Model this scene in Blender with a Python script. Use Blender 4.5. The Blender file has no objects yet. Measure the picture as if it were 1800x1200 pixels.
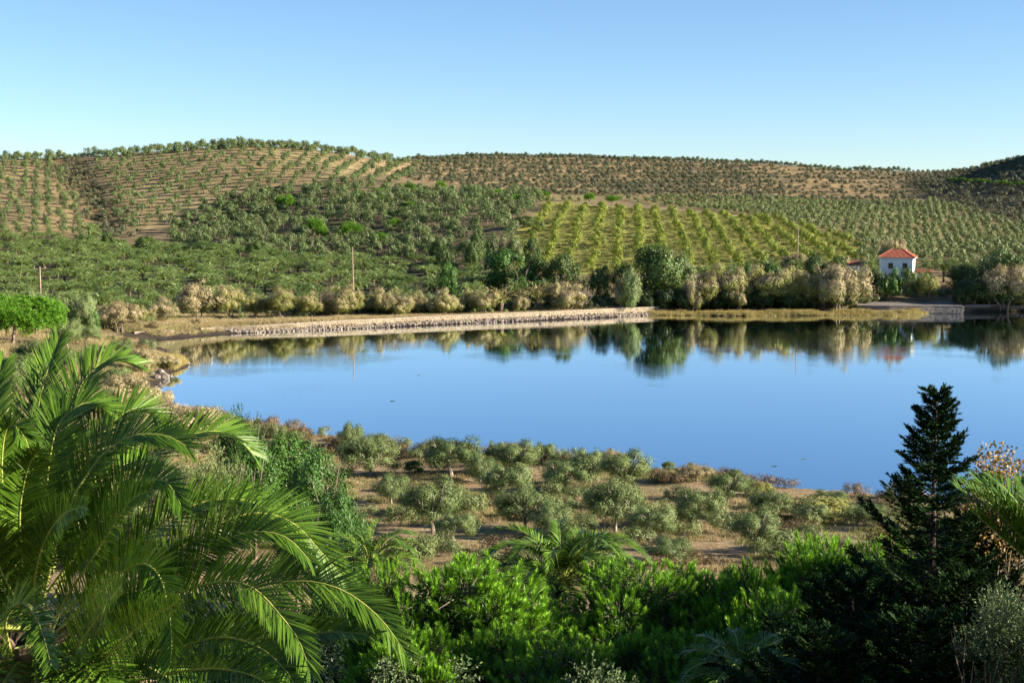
import bpy, math, random
import numpy as np
from math import radians, sin, cos, pi
rng = np.random.default_rng(7)
random.seed(7)
SC = bpy.context.scene
COL = SC.collection

# ------------------------------------------------------------------ camera, sky, sun
F = 2500.0; CAMZ = 26.0; PITCH = math.atan(235 / F)
cam = bpy.data.cameras.new('camera'); cam.lens = 50; cam.sensor_width = 36; cam.clip_end = 9000; cam.clip_start = 0.2
camo = bpy.data.objects.new('camera', cam); COL.objects.link(camo)
camo.location = (0, 0, CAMZ); camo.rotation_euler = (pi / 2 - PITCH, 0, 0); SC.camera = camo
SUN_EL = 19.0; SUN_AZ = 100.0            # azimuth clockwise from +Y: the sun stands to the right of the view
W = bpy.data.worlds.new('World'); SC.world = W; W.use_nodes = True
nt = W.node_tree; bg = nt.nodes['Background']
sky = nt.nodes.new('ShaderNodeTexSky'); sky.sky_type = 'NISHITA'; sky.sun_disc = False
sky.sun_elevation = radians(SUN_EL); sky.sun_rotation = radians(SUN_AZ)
sky.altitude = 1600; sky.air_density = 1.0; sky.dust_density = 0.2; sky.ozone_density = 4.2
nt.links.new(sky.outputs[0], bg.inputs[0]); bg.inputs[1].default_value = 0.052
sl = bpy.data.lights.new('sun', 'SUN'); sl.energy = 5.0; sl.angle = radians(0.5); sl.color = (1.0, 0.88, 0.70)
so = bpy.data.objects.new('sun', sl); COL.objects.link(so)
from mathutils import Vector
sd = Vector((sin(radians(SUN_AZ)) * cos(radians(SUN_EL)), cos(radians(SUN_AZ)) * cos(radians(SUN_EL)), sin(radians(SUN_EL))))
so.rotation_euler = sd.to_track_quat('Z', 'Y').to_euler(); so.location = (60, 0, 80)
SC.view_settings.view_transform = 'Standard'; SC.view_settings.look = 'None'
SC.view_settings.exposure = 1.88; SC.view_settings.gamma = 1.0; SC.view_settings.use_curve_mapping = False
SC.render.engine = 'CYCLES'
SC.cycles.max_bounces = 6; SC.cycles.diffuse_bounces = 1; SC.cycles.glossy_bounces = 3; SC.cycles.transmission_bounces = 3
SC.cycles.use_denoising = True

# ------------------------------------------------------------------ pixel <-> world
CP, SP = cos(PITCH), sin(PITCH)
def at(u, v, D):
    """the point at depth y = D that the photograph shows at (u, v)"""
    X = (u - 900) / F; Y = -(v - 600) / F
    dy = CP + Y * SP; dz = -SP + Y * CP
    return np.array([X / dy * D, D, CAMZ + dz / dy * D])
def project(x, y, z):
    dz = z - CAMZ
    zc = y * CP - dz * SP; yc = y * SP + dz * CP
    zc = np.where(zc > 0.5, zc, 0.5)
    return 900 + F * x / zc, 600 - F * yc / zc
def in_poly(u, v, poly):
    u = np.asarray(u, float); v = np.asarray(v, float)
    c = np.zeros(u.shape, bool); n = len(poly)
    for i in range(n):
        x1, y1 = poly[i]; x2, y2 = poly[(i + 1) % n]
        if y1 == y2: continue
        k = ((y1 > v) != (y2 > v)) & (u < (x2 - x1) * (v - y1) / (y2 - y1) + x1)
        c ^= k
    return c
def sstep(a, b, x):
    t = np.clip((x - a) / (b - a), 0, 1); return t * t * (3 - 2 * t)
def vnoise(x, y, s, seed=0):
    """smooth value noise, vectorised, about -1..1"""
    x = x / s; y = y / s
    xi = np.floor(x).astype(np.int64); yi = np.floor(y).astype(np.int64)
    fx = x - xi; fy = y - yi; fx = fx * fx * (3 - 2 * fx); fy = fy * fy * (3 - 2 * fy)
    def h(a, b):
        k = (a * 374761393 + b * 668265263 + seed * 974634777) & 0xffffffff
        k = ((k ^ (k >> 13)) * 1274126177) & 0xffffffff
        return ((k ^ (k >> 16)) & 0xffff) / 32767.5 - 1
    return (h(xi, yi) * (1 - fx) * (1 - fy) + h(xi + 1, yi) * fx * (1 - fy) + h(xi, yi + 1) * (1 - fx) * fy + h(xi + 1, yi + 1) * fx * fy)

# ------------------------------------------------------------------ terrain heights
NEAR = [(-60, 29), (-20, 26.5), (0, 24.3), (6, 22.4), (12, 19.6), (20, 15.6), (28, 12.6), (38, 10.4), (60, 7.6), (90, 5.0), (115, 3.3), (135, 2.4), (160, 2.2)]
FAR = {
 -700: [(200, 'z6'), (300, 'z5'), (345, 550), (480, 470), (560, 432), (640, 398), (760, 330), (850, 280)],
 0:    [(200, 'z6.0'), (300, 'z4.6'), (345, 548), (470, 475), (560, 432), (640, 395), (760, 325), (850, 283)],
 150:  [(200, 'z4.6'), (300, 'z3.0'), (345, 550), (470, 473), (560, 432), (640, 395), (760, 320), (850, 276)],
 250:  [(200, 'z3.0'), (300, 'z2.2'), (345, 550), (470, 470), (560, 436), (640, 404), (740, 335), (840, 269)],
 330:  [(200, 'z2.2'), (300, 'z1.7'), (345, 551), (470, 470), (560, 435), (640, 398), (730, 328), (830, 258)],
 450:  [(300, 'z1.6'), (345, 551), (470, 470), (560, 430), (620, 400), (700, 342), (830, 253)],
 600:  [(300, 'z1.6'), (345, 551), (440, 485), (520, 452), (600, 390), (680, 345), (830, 260)],
 750:  [(300, 'z1.6'), (345, 551), (430, 485), (500, 450), (560, 400), (640, 350), (700, 342), (800, 322), (960, 269)],
 900:  [(300, 'z1.6'), (350, 548), (420, 490), (480, 440), (560, 385), (620, 352), (680, 353), (800, 330), (1000, 274)],
 1050: [(300, 'z1.6'), (350, 547), (410, 492), (450, 460), (560, 385), (620, 358), (680, 363), (800, 343), (1020, 278)],
 1200: [(300, 'z1.6'), (352, 547), (410, 492), (450, 455), (540, 395), (610, 367), (670, 372), (800, 343), (1040, 282)],
 1350: [(300, 'z1.6'), (355, 545), (410, 488), (450, 450), (530, 405), (590, 384), (650, 385), (800, 348), (1040, 286)],
 1500: [(300, 'z1.6'), (352, 546), (362, 528), (385, 488), (450, 450), (520, 420), (600, 405), (800, 350), (1000, 298)],
 1650: [(300, 'z1.6'), (352, 546), (362, 528), (385, 490), (460, 447), (600, 415), (750, 375), (900, 325), (1000, 303)],
 1730: [(300, 'z1.6'), (352, 546), (362, 535), (400, 480), (460, 447), (580, 422), (700, 380), (830, 315), (960, 290)],
 1800: [(300, 'z1.6'), (352, 546), (400, 475), (460, 447), (560, 428), (650, 402), (760, 335), (900, 274)],
 2000: [(300, 'z1.6'), (352, 546), (400, 465), (500, 440), (600, 405), (700, 330), (860, 195)],
 2400: [(300, 'z1.6'), (352, 546), (400, 460), (500, 430), (650, 350), (850, 90)],
}
UC = np.array(sorted(FAR)); TD = np.concatenate([np.linspace(-60, 160, 120), np.linspace(163, 1500, 380)])
def column(u):
    ds = [a for a, b in NEAR]; zs = [b for a, b in NEAR]
    if u < 300: ds = ds[:-3] + [120, 160]; zs = zs[:-3] + [4.2 + (0.8 if u < 100 else 0), 4.4 + (1.4 if u < 100 else 0)]
    for D, v in FAR[u]:
        z = float(v[1:]) if isinstance(v, str) else at(u, v, D)[2]
        ds.append(D); zs.append(z)
    zr = zs[-1]; dr = ds[-1]
    ds += [dr + 60, dr + 200, dr + 420]; zs += [zr - 1.5, zr - 16, zr - 40]
    return np.interp(TD, ds, zs)
TAB = np.array([column(u) for u in UC])
UG = np.arange(-900, 2700, 15.0)
TG = np.array([np.interp(UG, UC, TAB[:, j]) for j in range(len(TD))])        # rows D, cols u
def blur(a, s, ax):
    r = int(s * 3); k = np.exp(-0.5 * (np.arange(-r, r + 1) / s) ** 2); k /= k.sum()
    p = np.pad(a, [(r, r) if i == ax else (0, 0) for i in (0, 1)], mode='edge')
    return np.apply_along_axis(lambda m: np.convolve(m, k, 'valid'), ax, p)
TG = blur(TG, 4.0, 1); TG = np.vstack([blur(TG, 1.5, 0)[:120], blur(TG, 2.2, 0)[120:]])
def base_height(x, y):
    t = x / np.maximum(y, 14.0); u = 900 + F * t * 0.9956
    fu = np.clip((u - UG[0]) / 15.0, 0, len(UG) - 1.001); fd = np.interp(y, TD, np.arange(len(TD))); fd = np.clip(fd, 0, len(TD) - 1.001)
    i = fu.astype(int); j = fd.astype(int); a = fu - i; b = fd - j
    return (TG[j, i] * (1 - a) * (1 - b) + TG[j, i + 1] * a * (1 - b) + TG[j + 1, i] * (1 - a) * b + TG[j + 1, i + 1] * a * b)
LAKE = [(275, 204), (291, 194), (284, 182), (281, 171), (380, 163), (480, 157), (580, 152), (640, 147), (740, 142), (850, 139), (1000, 134), (1150, 130),
        (1270, 126), (1400, 119), (1500, 115), (1600, 112), (1750, 107), (1900, 103), (2300, 96), (2600, 120), (2700, 200), (2600, 352),
        (2200, 354), (1900, 355), (1800, 356), (1700, 354), (1640, 353), (1590, 344), (1400, 344), (1300, 342), (1180, 344), (1150, 345), (1000, 330), (800, 317),
        (600, 303), (420, 294), (340, 284), (262, 277), (275, 266), (286, 263), (300, 252), (322, 245), (334, 236), (318, 228), (296, 222), (284, 212)]
LK = np.array([[(u - 900) / F / 0.9956 * D, D] for u, D in LAKE])
def lake_sd(x, y):
    """signed distance to the shoreline, negative in the water"""
    shp = np.shape(x); px = np.ravel(x); py = np.ravel(y)
    out = np.full(px.shape, 1e9)
    m = (px > -160) & (px < 400) & (py > 60) & (py < 420)
    qx = px[m]; qy = py[m]; d = np.full(qx.shape, 1e9)
    n = len(LK)
    for i in range(n):
        a = LK[i]; b = LK[(i + 1) % n]; e = b - a
        t = np.clip(((qx - a[0]) * e[0] + (qy - a[1]) * e[1]) / (e @ e), 0, 1)
        d = np.minimum(d, np.hypot(qx - a[0] - t * e[0], qy - a[1] - t * e[1]))
    ins = in_poly(qx, qy, [tuple(p) for p in LK])
    out[m] = np.where(ins, -d, d)
    return out.reshape(shp)
SRED = [(u, v) for u, v in ((640, 262), (1490, 296), (1640, 330), (1600, 400), (1300, 352), (1000, 345), (830, 335), (700, 300))]
def full_height(x, y):
    z = base_height(x, y)
    far = sstep(420, 620, y)
    z = z + far * (vnoise(x, y, 90, 1) * 1.6 + vnoise(x, y, 38, 2) * 0.8 + vnoise(x, y, 14, 3) * 0.25) + sstep(25, 60, y) * (1 - far) * (vnoise(x, y, 16, 4) * 0.25 + vnoise(x, y, 5, 5) * 0.12)
    z += (1 - sstep(25, 60, y)) * vnoise(x, y, 5, 6) * 0.2
    # gully on the left hill
    gx = np.interp(y, [600, 680, 760, 840], [-172, -196, -228, -262]); g = np.exp(-((x - gx) / 13) ** 2) * sstep(590, 650, y) * (1 - sstep(800, 860, y))
    z -= 2.0 * g
    # terraces on the middle hill
    u, v = project(x, y, z); tm = in_poly(u, v, SRED) & (y > 650)
    p = 3.4; q = z / p; fr = q - np.floor(q); zt = (np.floor(q) + sstep(0.45, 1.0, fr)) * p
    z = np.where(tm, z * 0.25 + zt * 0.75, z)
    s = lake_sd(x, y) + vnoise(x, y, 7, 8) * 0.8 + vnoise(x, y, 2.2, 9) * 0.35
    k = np.where((y > 240) & (x < -30), 0.13, np.where(y > 200, 0.8, 0.75))
    k = np.where((x < -30) & (y <= 240) & (y > 165), 0.28, k)
    wl = (y > 283) & (x < 40); s_w = np.where(s < 6.0, s * .13, .78 + (s - 6.0) * .9)
    ramp = np.where(s < 0, np.maximum(-1.5, s * 0.4), np.where(wl, s_w, s * k) + 0.02)
    return np.minimum(z, ramp)
# grid that fans out from a pivot behind the camera
S = np.linspace(-0.78, 0.78, 450)
yy = [-58.0]
while yy[-1] < 1500: yy.append(yy[-1] + max(0.6, 0.0050 * abs(yy[-1] + 20)) if yy[-1] > -5 else yy[-1] + 2.0)
YR = np.array(yy); PIV = 70.0
GX = S[None, :] * (YR[:, None] + PIV); GY = np.repeat(YR[:, None], len(S), 1)
GZ = full_height(GX, GY)
def H(x, y):
    x = np.asarray(x, float); y = np.asarray(y, float)
    fs = np.clip((x / (y + PIV) - S[0]) / (S[1] - S[0]), 0, len(S) - 1.001); fr = np.clip(np.interp(y, YR, np.arange(len(YR))), 0, len(YR) - 1.001)
    i = fs.astype(int); j = fr.astype(int); a = fs - i; b = fr - j
    return GZ[j, i] * (1 - a) * (1 - b) + GZ[j, i + 1] * a * (1 - b) + GZ[j + 1, i] * (1 - a) * b + GZ[j + 1, i + 1] * a * b
def ground(u, v, dmin=12.0, dmax=1400.0):
    """where the line of sight through (u, v) meets the ground"""
    D = np.geomspace(dmin, dmax, 1500); X = (u - 900) / F; Y = -(v - 600) / F; dy = CP + Y * SP; dz = -SP + Y * CP
    x = X / dy * D; z = CAMZ + dz / dy * D; h = H(x, D); k = np.argmax(z < h)
    if not (z < h).any(): k = -1
    return np.array([x[k], D[k], h[k]])

# ------------------------------------------------------------------ mesh helpers
def new_mesh(name, chunks, mats, smooth=False):
    """chunks: list of (verts Nx3, faces Mxk, material index)"""
    V = []; L = []; T = []; M = []; off = 0
    for v, f, m in chunks:
        v = np.asarray(v, np.float32).reshape(-1, 3); f = np.asarray(f, np.int64)
        if len(f) == 0: continue
        V.append(v); L.append((f + off).ravel()); T.append(np.full(len(f), f.shape[1])); M.append(np.full(len(f), m)); off += len(v)
    V = np.concatenate(V); L = np.concatenate(L).astype(np.int32); T = np.concatenate(T).astype(np.int32); M = np.concatenate(M).astype(np.int32)
    me = bpy.data.meshes.new(name); me.vertices.add(len(V)); me.vertices.foreach_set('co', V.ravel())
    me.loops.add(len(L)); me.loops.foreach_set('vertex_index', L)
    st = np.concatenate([[0], np.cumsum(T)[:-1]]).astype(np.int32)
    me.polygons.add(len(T)); me.polygons.foreach_set('loop_start', st); me.polygons.foreach_set('loop_total', T)
    me.polygons.foreach_set('material_index', M)
    me.polygons.foreach_set('use_smooth', np.full(len(T), bool(smooth)))
    for m in mats: me.materials.append(m)
    me.update(calc_edges=True); me.validate()
    return me
def link(name, me, parent=None, loc=None, rz=0.0, sc=1.0, **kw):
    o = bpy.data.objects.new(name, me); COL.objects.link(o)
    if parent is not None: o.parent = parent
    if loc is not None: o.location = [float(c) for c in loc]
    o.rotation_euler[2] = rz; o.scale = (sc, sc, sc) if np.isscalar(sc) else sc
    for k, v in kw.items(): o[k] = v
    return o
def tube(path, rad, n=6, cap=True):
    P = np.asarray(path, float); R = np.asarray(rad, float) * np.ones(len(P))
    T = np.gradient(P, axis=0); T /= np.linalg.norm(T, axis=1)[:, None] + 1e-9
    ref = np.array([0.3, 0.9, 0.2]) if abs(T[0][2]) > 0.7 else np.array([0, 0, 1.0])
    A = np.cross(T, ref); A /= np.linalg.norm(A, axis=1)[:, None] + 1e-9; B = np.cross(T, A)
    th = np.arange(n) / n * 2 * pi
    V = P[:, None] + R[:, None, None] * (A[:, None] * np.cos(th)[None, :, None] + B[:, None] * np.sin(th)[None, :, None])
    V = V.reshape(-1, 3); m = len(P); i = np.arange(m - 1)[:, None] * n; j = np.arange(n)[None, :]; j2 = (j + 1) % n
    Q = np.stack([i + j, i + j2, i + n + j2, i + n + j], -1).reshape(-1, 4)
    return V, Q
def boxm(cx, cy, cz, sx, sy, sz, rz=0.0):
    v = np.array([[a, b, c] for c in (-.5, .5) for b in (-.5, .5) for a in (-.5, .5)]) * [sx, sy, sz]
    c, s = cos(rz), sin(rz); v = np.stack([v[:, 0] * c - v[:, 1] * s, v[:, 0] * s + v[:, 1] * c, v[:, 2]], 1) + [cx, cy, cz]
    return v, np.array([[0, 2, 3, 1], [4, 5, 7, 6], [0, 1, 5, 4], [2, 6, 7, 3], [0, 4, 6, 2], [1, 3, 7, 5]])
def unit(a): return a / (np.linalg.norm(a, axis=-1, keepdims=True) + 1e-9)
def rdir(n, r=rng):
    a = r.normal(size=(n, 3)); return unit(a)
def cards(P, A, Nn, L, Wd):
    """pointed leaves: P base, A axis, Nn rough facing"""
    A = unit(A); Sd = unit(np.cross(A, Nn)); L = np.broadcast_to(L, (len(P),))[:, None]; Wd = np.broadcast_to(Wd, (len(P),))[:, None]
    V = np.stack([P, P + A * L * .5 + Sd * Wd * .5, P + A * L, P + A * L * .5 - Sd * Wd * .5], 1).reshape(-1, 3)
    return V, np.arange(len(P) * 4).reshape(-1, 4)
def needles(P, A, L, Wd):
    S_ = unit(np.cross(A, rdir(len(P)))); L = np.broadcast_to(L, (len(P),))[:, None]
    V = np.stack([P - S_ * Wd * .5, P + S_ * Wd * .5, P + unit(A) * L], 1).reshape(-1, 3)
    return V, np.arange(len(P) * 3).reshape(-1, 3)
def lobes_on(n, cx, cz, rx, rz, lr, r, low=-0.3, fill=0.75):
    """lobe centres spread over an ellipsoid crown"""
    d = rdir(n * 4, r); d = d[d[:, 2] > low][:n]
    k = fill * (0.55 + 0.45 * r.random((len(d), 1)))
    C = d * k * [rx, rx, rz] + [cx, 0, cz]
    return C, lr * (0.7 + 0.6 * r.random(len(d)))
def crown_pts(C, R, n, r, shell=0.35, flat=1.0):
    w = R ** 2; i = r.choice(len(C), n, p=w / w.sum()); d = rdir(n, r)
    rad = R[i] * (1 - shell * r.random(n) ** 1.3) ; P = C[i] + d * rad[:, None] * [1, 1, flat]
    return P, d
# ------------------------------------------------------------------ materials
def mat(name):
    m = bpy.data.materials.new(name); m.use_nodes = True; n = m.node_tree; b = n.nodes['Principled BSDF']; return m, n, b
def hexmix(n, c1, c2, fac, typ='MIX'):
    x = n.nodes.new('ShaderNodeMix'); x.data_type = 'RGBA'; x.blend_type = typ
    if isinstance(c1, tuple): x.inputs[6].default_value = (*c1, 1)
    else: n.links.new(c1, x.inputs[6])
    if isinstance(c2, tuple): x.inputs[7].default_value = (*c2, 1)
    else: n.links.new(c2, x.inputs[7])
    if isinstance(fac, (int, float)): x.inputs[0].default_value = fac
    else: n.links.new(fac, x.inputs[0])
    return x.outputs[2]
def noise(n, scale, detail=3, rough=0.6, coord='Object', vec=None):
    t = n.nodes.new('ShaderNodeTexNoise'); t.inputs['Scale'].default_value = scale; t.inputs['Detail'].default_value = detail; t.inputs['Roughness'].default_value = rough
    if vec is None:
        tc = n.nodes.new('ShaderNodeTexCoord'); vec = tc.outputs[coord]
    n.links.new(vec, t.inputs['Vector']); return t.outputs['Fac']
def ramp(n, fac, a, b):
    r = n.nodes.new('ShaderNodeMapRange'); r.inputs[1].default_value = a; r.inputs[2].default_value = b; n.links.new(fac, r.inputs[0]); return r.outputs[0]
def math_(n, op, a, b):
    m = n.nodes.new('ShaderNodeMath'); m.operation = op
    for i, x in enumerate((a, b)):
        if isinstance(x, (int, float)): m.inputs[i].default_value = x
        else: n.links.new(x, m.inputs[i])
    return m.outputs[0]
K_LEAF = 0.74
def leaf_mat(name, c1, c2, c3=None, trans=0.35, rough=0.5, spec=0.25, obj=0.45):
    """leaf colour varies from leaf to leaf and from plant to plant; part of the light passes through"""
    k = K_LEAF; c1 = tuple(x * k for x in c1); c2 = tuple(x * k for x in c2); trans = trans * .5
    m, n, b = mat(name); g = n.nodes.new('ShaderNodeNewGeometry'); oi = n.nodes.new('ShaderNodeObjectInfo')
    f = math_(n, 'ADD', math_(n, 'MULTIPLY', g.outputs['Random Per Island'], 1 - obj), math_(n, 'MULTIPLY', oi.outputs['Random'], obj))
    c = hexmix(n, c1, c2, f)
    if c3 is not None:
        c = hexmix(n, c, c3, ramp(n, noise(n, 1.1, 2), 0.5, 0.68))
    n.links.new(c, b.inputs['Base Color']); b.inputs['Roughness'].default_value = rough; b.inputs['Specular IOR Level'].default_value = spec
    tr = n.nodes.new('ShaderNodeBsdfTranslucent'); tc = hexmix(n, c, (1.0, 0.95, 0.25), 0.35, 'MULTIPLY')
    tg = n.nodes.new('ShaderNodeGamma'); tg.inputs[1].default_value = 0.85; n.links.new(tc, tg.inputs[0]); n.links.new(tg.outputs[0], tr.inputs[0])
    mx = n.nodes.new('ShaderNodeMixShader'); mx.inputs[0].default_value = trans
    n.links.new(b.outputs[0], mx.inputs[1]); n.links.new(tr.outputs[0], mx.inputs[2]); n.links.new(mx.outputs[0], n.nodes['Material Output'].inputs[0])
    return m
def plain(name, c1, c2, scale=3.0, rough=0.85, bump=0.3, detail=5):
    m, n, b = mat(name); f = noise(n, scale, detail)
    n.links.new(hexmix(n, c1, c2, ramp(n, f, 0.35, 0.65)), b.inputs['Base Color']); b.inputs['Roughness'].default_value = rough; b.inputs['Specular IOR Level'].default_value = 0.2
    if bump:
        bp = n.nodes.new('ShaderNodeBump'); bp.inputs['Strength'].default_value = bump; bp.inputs['Distance'].default_value = 0.05
        n.links.new(f, bp.inputs['Height']); n.links.new(bp.outputs[0], b.inputs['Normal'])
    return m
M_bark = plain('bark', (0.10, 0.075, 0.055), (0.20, 0.16, 0.12), 9)
M_darkBark = plain('dark_bark', (0.03, 0.022, 0.016), (0.07, 0.05, 0.038), 9)
M_oliveBark = plain('olive_bark', (0.17, 0.14, 0.11), (0.36, 0.31, 0.25), 7)
M_palmBark = plain('palm_bark', (0.05, 0.036, 0.024), (0.15, 0.11, 0.07), 6)
M_olive = leaf_mat('olive_leaf', (0.065, 0.115, 0.030), (0.23, 0.30, 0.10), trans=0.25, rough=0.55, spec=0.3)
M_oliveFar = leaf_mat('olive_leaf_hill', (0.065, 0.115, 0.032), (0.18, 0.245, 0.08), trans=0.25, obj=0.6)
M_oliveYoung = leaf_mat('young_olive_leaf', (0.10, 0.145, 0.045), (0.24, 0.29, 0.10), trans=0.25, obj=0.6)
M_palm = leaf_mat('palm_leaflet', (0.034, 0.10, 0.006), (0.155, 0.28, 0.025), trans=0.2, rough=0.42, spec=0.3, obj=0.15)
M_palmFar = leaf_mat('palm_leaflet_plain', (0.055, 0.13, 0.02), (0.34, 0.47, 0.16), trans=0.28, rough=0.36, spec=0.5, obj=0.6)
M_rachis = plain('palm_rachis', (0.22, 0.27, 0.05), (0.34, 0.35, 0.09), 4, 0.5, 0.1)
M_dry = leaf_mat('dry_palm_leaflet', (0.18, 0.13, 0.06), (0.36, 0.28, 0.14), trans=0.2)
M_pine = leaf_mat('pine_needle', (0.12, 0.34, 0.010), (0.36, 0.70, 0.04), trans=0.35, obj=0.1)
M_pineShade = leaf_mat('shade_pine_needle', (0.02, 0.06, 0.006), (0.05, 0.12, 0.012), trans=0.2, obj=0.1)  # dark filler needles: the shade between the shoots is put into their colour
M_pineFar = leaf_mat('umbrella_pine_needle', (0.08, 0.22, 0.012), (0.22, 0.46, 0.035), trans=0.3, obj=0.35)
M_conifer = leaf_mat('cypress_scale_leaf', (0.008, 0.028, 0.007), (0.03, 0.07, 0.014), trans=0.12, spec=0.06, obj=0.1)
M_broad = leaf_mat('broad_leaf', (0.028, 0.065, 0.012), (0.095, 0.155, 0.03), trans=0.28, obj=0.6)
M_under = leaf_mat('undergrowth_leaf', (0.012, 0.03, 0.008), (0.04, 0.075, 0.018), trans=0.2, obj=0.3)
M_thickShade = leaf_mat('thicket_leaf_shade', (0.018, 0.04, 0.010), (0.06, 0.10, 0.022), trans=0.2, obj=0.5)  # darkened leaf that carries the shade among the bank trees in its colour
M_shrubG = leaf_mat('green_shrub_leaf', (0.018, 0.07, 0.008), (0.09, 0.21, 0.025), trans=0.28, obj=0.3)
M_grey = leaf_mat('grey_shrub_leaf', (0.07, 0.12, 0.05), (0.17, 0.23, 0.10), trans=0.25, spec=0.1, obj=0.3)
M_tamG = leaf_mat('tamarisk_green', (0.18, 0.20, 0.04), (0.40, 0.40, 0.11), trans=0.3, obj=0.65)
M_tamB = leaf_mat('tamarisk_plume', (0.29, 0.235, 0.11), (0.52, 0.43, 0.25), trans=0.25, obj=0.3)
M_orch = leaf_mat('orchard_leaf', (0.11, 0.17, 0.018), (0.32, 0.37, 0.045), trans=0.35, obj=0.5)
M_heath = leaf_mat('brown_scrub', (0.11, 0.075, 0.035), (0.24, 0.17, 0.075), trans=0.2, obj=0.7)
M_terr = leaf_mat('terrace_scrub', (0.06, 0.08, 0.038), (0.17, 0.175, 0.09), trans=0.2, obj=0.7)
M_orange = leaf_mat('autumn_leaf', (0.12, 0.10, 0.025), (0.40, 0.24, 0.06), trans=0.35)
M_grass = leaf_mat('dry_grass', (0.30, 0.23, 0.11), (0.50, 0.40, 0.21), trans=0.3, obj=0.6)
M_grassG = leaf_mat('green_grass', (0.14, 0.17, 0.04), (0.30, 0.30, 0.09), trans=0.3, obj=0.6)
M_reed = leaf_mat('golden_reed', (0.30, 0.24, 0.07), (0.50, 0.40, 0.14), trans=0.3)
M_rock = plain('shore_rock', (0.09, 0.075, 0.065), (0.24, 0.20, 0.17), 2.5)
M_riprap = plain('pale_riprap', (0.14, 0.115, 0.085), (0.30, 0.25, 0.185), 2.0)
M_stone = plain('pale_wall_stone', (0.17, 0.135, 0.095), (0.31, 0.255, 0.18), 1.5)
M_cap = plain('wall_cap', (0.22, 0.18, 0.13), (0.32, 0.27, 0.20), 1.2)
M_gstone = plain('grey_terrace_stone', (0.10, 0.088, 0.08), (0.21, 0.185, 0.17), 2.0)
M_white = plain('white_plaster', (0.74, 0.73, 0.70), (0.82, 0.81, 0.78), 1.2, 0.8, 0.05)
M_tile = plain('roof_tile', (0.27, 0.07, 0.042), (0.38, 0.13, 0.08), 2.0)
M_wood = plain('pole_wood', (0.20, 0.15, 0.11), (0.34, 0.26, 0.19), 5)
M_brown = plain('brown_timber', (0.09, 0.045, 0.025), (0.16, 0.08, 0.045), 5)
M_frame = plain('window_frame', (0.22, 0.13, 0.10), (0.30, 0.18, 0.14), 5)
mg, ng, bgl = mat('window_glass'); bgl.inputs['Base Color'].default_value = (0.02, 0.025, 0.03, 1); bgl.inputs['Roughness'].default_value = 0.08
M_glass = mg
# ------------------------------------------------------------------ the ground
u_, v_ = project(GX, GY, GZ)
def zone(poly, dmin, dmax=9999, s=0.0):
    jit = vnoise(GX, GY, 24, 77) * 14; jv = vnoise(GX, GY, 17, 78) * 7
    return (in_poly(u_ + jit, v_ + jv, poly) & (GY > dmin) & (GY < dmax)).astype(float)
C = np.zeros(GX.shape + (3,)); C[:] = (0.30, 0.235, 0.145)
def paint(mask, col):
    global C
    C = C * (1 - mask[..., None]) + np.array(col) * mask[..., None]
n1 = vnoise(GX, GY, 30, 21); n2 = vnoise(GX, GY, 9, 22); n3 = vnoise(GX, GY, 3.2, 23)
Z_LEFT = [(-700, 240), (-700, 425), (0, 420), (200, 415), (270, 400), (420, 400), (520, 335), (700, 330), (760, 270), (640, 240)]
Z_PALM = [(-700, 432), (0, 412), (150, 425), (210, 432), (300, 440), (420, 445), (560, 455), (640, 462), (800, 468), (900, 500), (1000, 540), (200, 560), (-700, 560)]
Z_MID = [(300, 395), (500, 325), (680, 305), (780, 318), (930, 345), (950, 352), (915, 400), (860, 470), (600, 460), (420, 445), (300, 436)]
Z_ORCH = [(880, 470), (915, 420), (960, 355), (1090, 352), (1230, 368), (1350, 384), (1430, 402), (1500, 425), (1520, 450), (1460, 475), (1300, 482), (1100, 480), (960, 480)]
Z_SLOPE = [(940, 338), (1090, 343), (1400, 345), (1600, 355), (1640, 350), (1900, 430), (1900, 494), (1600, 490), (1510, 462), (1520, 432), (1440, 403), (1350, 382), (1220, 368), (1090, 353), (950, 356)]
Z_TERR = [(640, 256), (900, 262), (1300, 272), (1500, 288), (1640, 320), (1590, 372), (1400, 352), (1200, 352), (1090, 345), (900, 345), (820, 328), (680, 312), (740, 285)]
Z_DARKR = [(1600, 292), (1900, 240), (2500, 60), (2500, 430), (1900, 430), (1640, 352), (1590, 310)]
zl = zone(Z_LEFT, 590); paint(zl * (0.75 + 0.25 * n2), (0.46, 0.36, 0.19)); paint(zl * sstep(0.1, 0.6, n1), (0.48, 0.40, 0.21))
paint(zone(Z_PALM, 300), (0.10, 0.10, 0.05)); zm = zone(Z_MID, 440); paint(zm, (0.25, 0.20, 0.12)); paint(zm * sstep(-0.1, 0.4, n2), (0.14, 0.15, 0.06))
zt = zone(Z_TERR, 640); paint(zt, (0.36, 0.27, 0.15)); paint(zt * sstep(0.0, 0.5, n2), (0.17, 0.14, 0.085)); q = (GZ / 3.4) % 1.0; paint(zt * sstep(0.5, 0.8, q) * 0.7, (0.42, 0.33, 0.20))
zs = zone(Z_SLOPE, 560); paint(zs, (0.30, 0.26, 0.13)); paint(zs * sstep(0.1, 0.5, n2), (0.32, 0.26, 0.14))
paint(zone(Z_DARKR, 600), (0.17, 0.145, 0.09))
zo = zone(Z_ORCH, 400, 660); paint(zo, (0.46, 0.47, 0.10)); paint(zo * sstep(-0.1, 0.7, n3) * 0.5, (0.54, 0.48, 0.16))
gl = np.exp(-((GX - np.interp(GY, [600, 680, 760, 840], [-172, -196, -228, -262])) / 11) ** 2) * (GY > 600) * (GY < 850); paint(gl * 0.7, (0.17, 0.12, 0.06))
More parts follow.
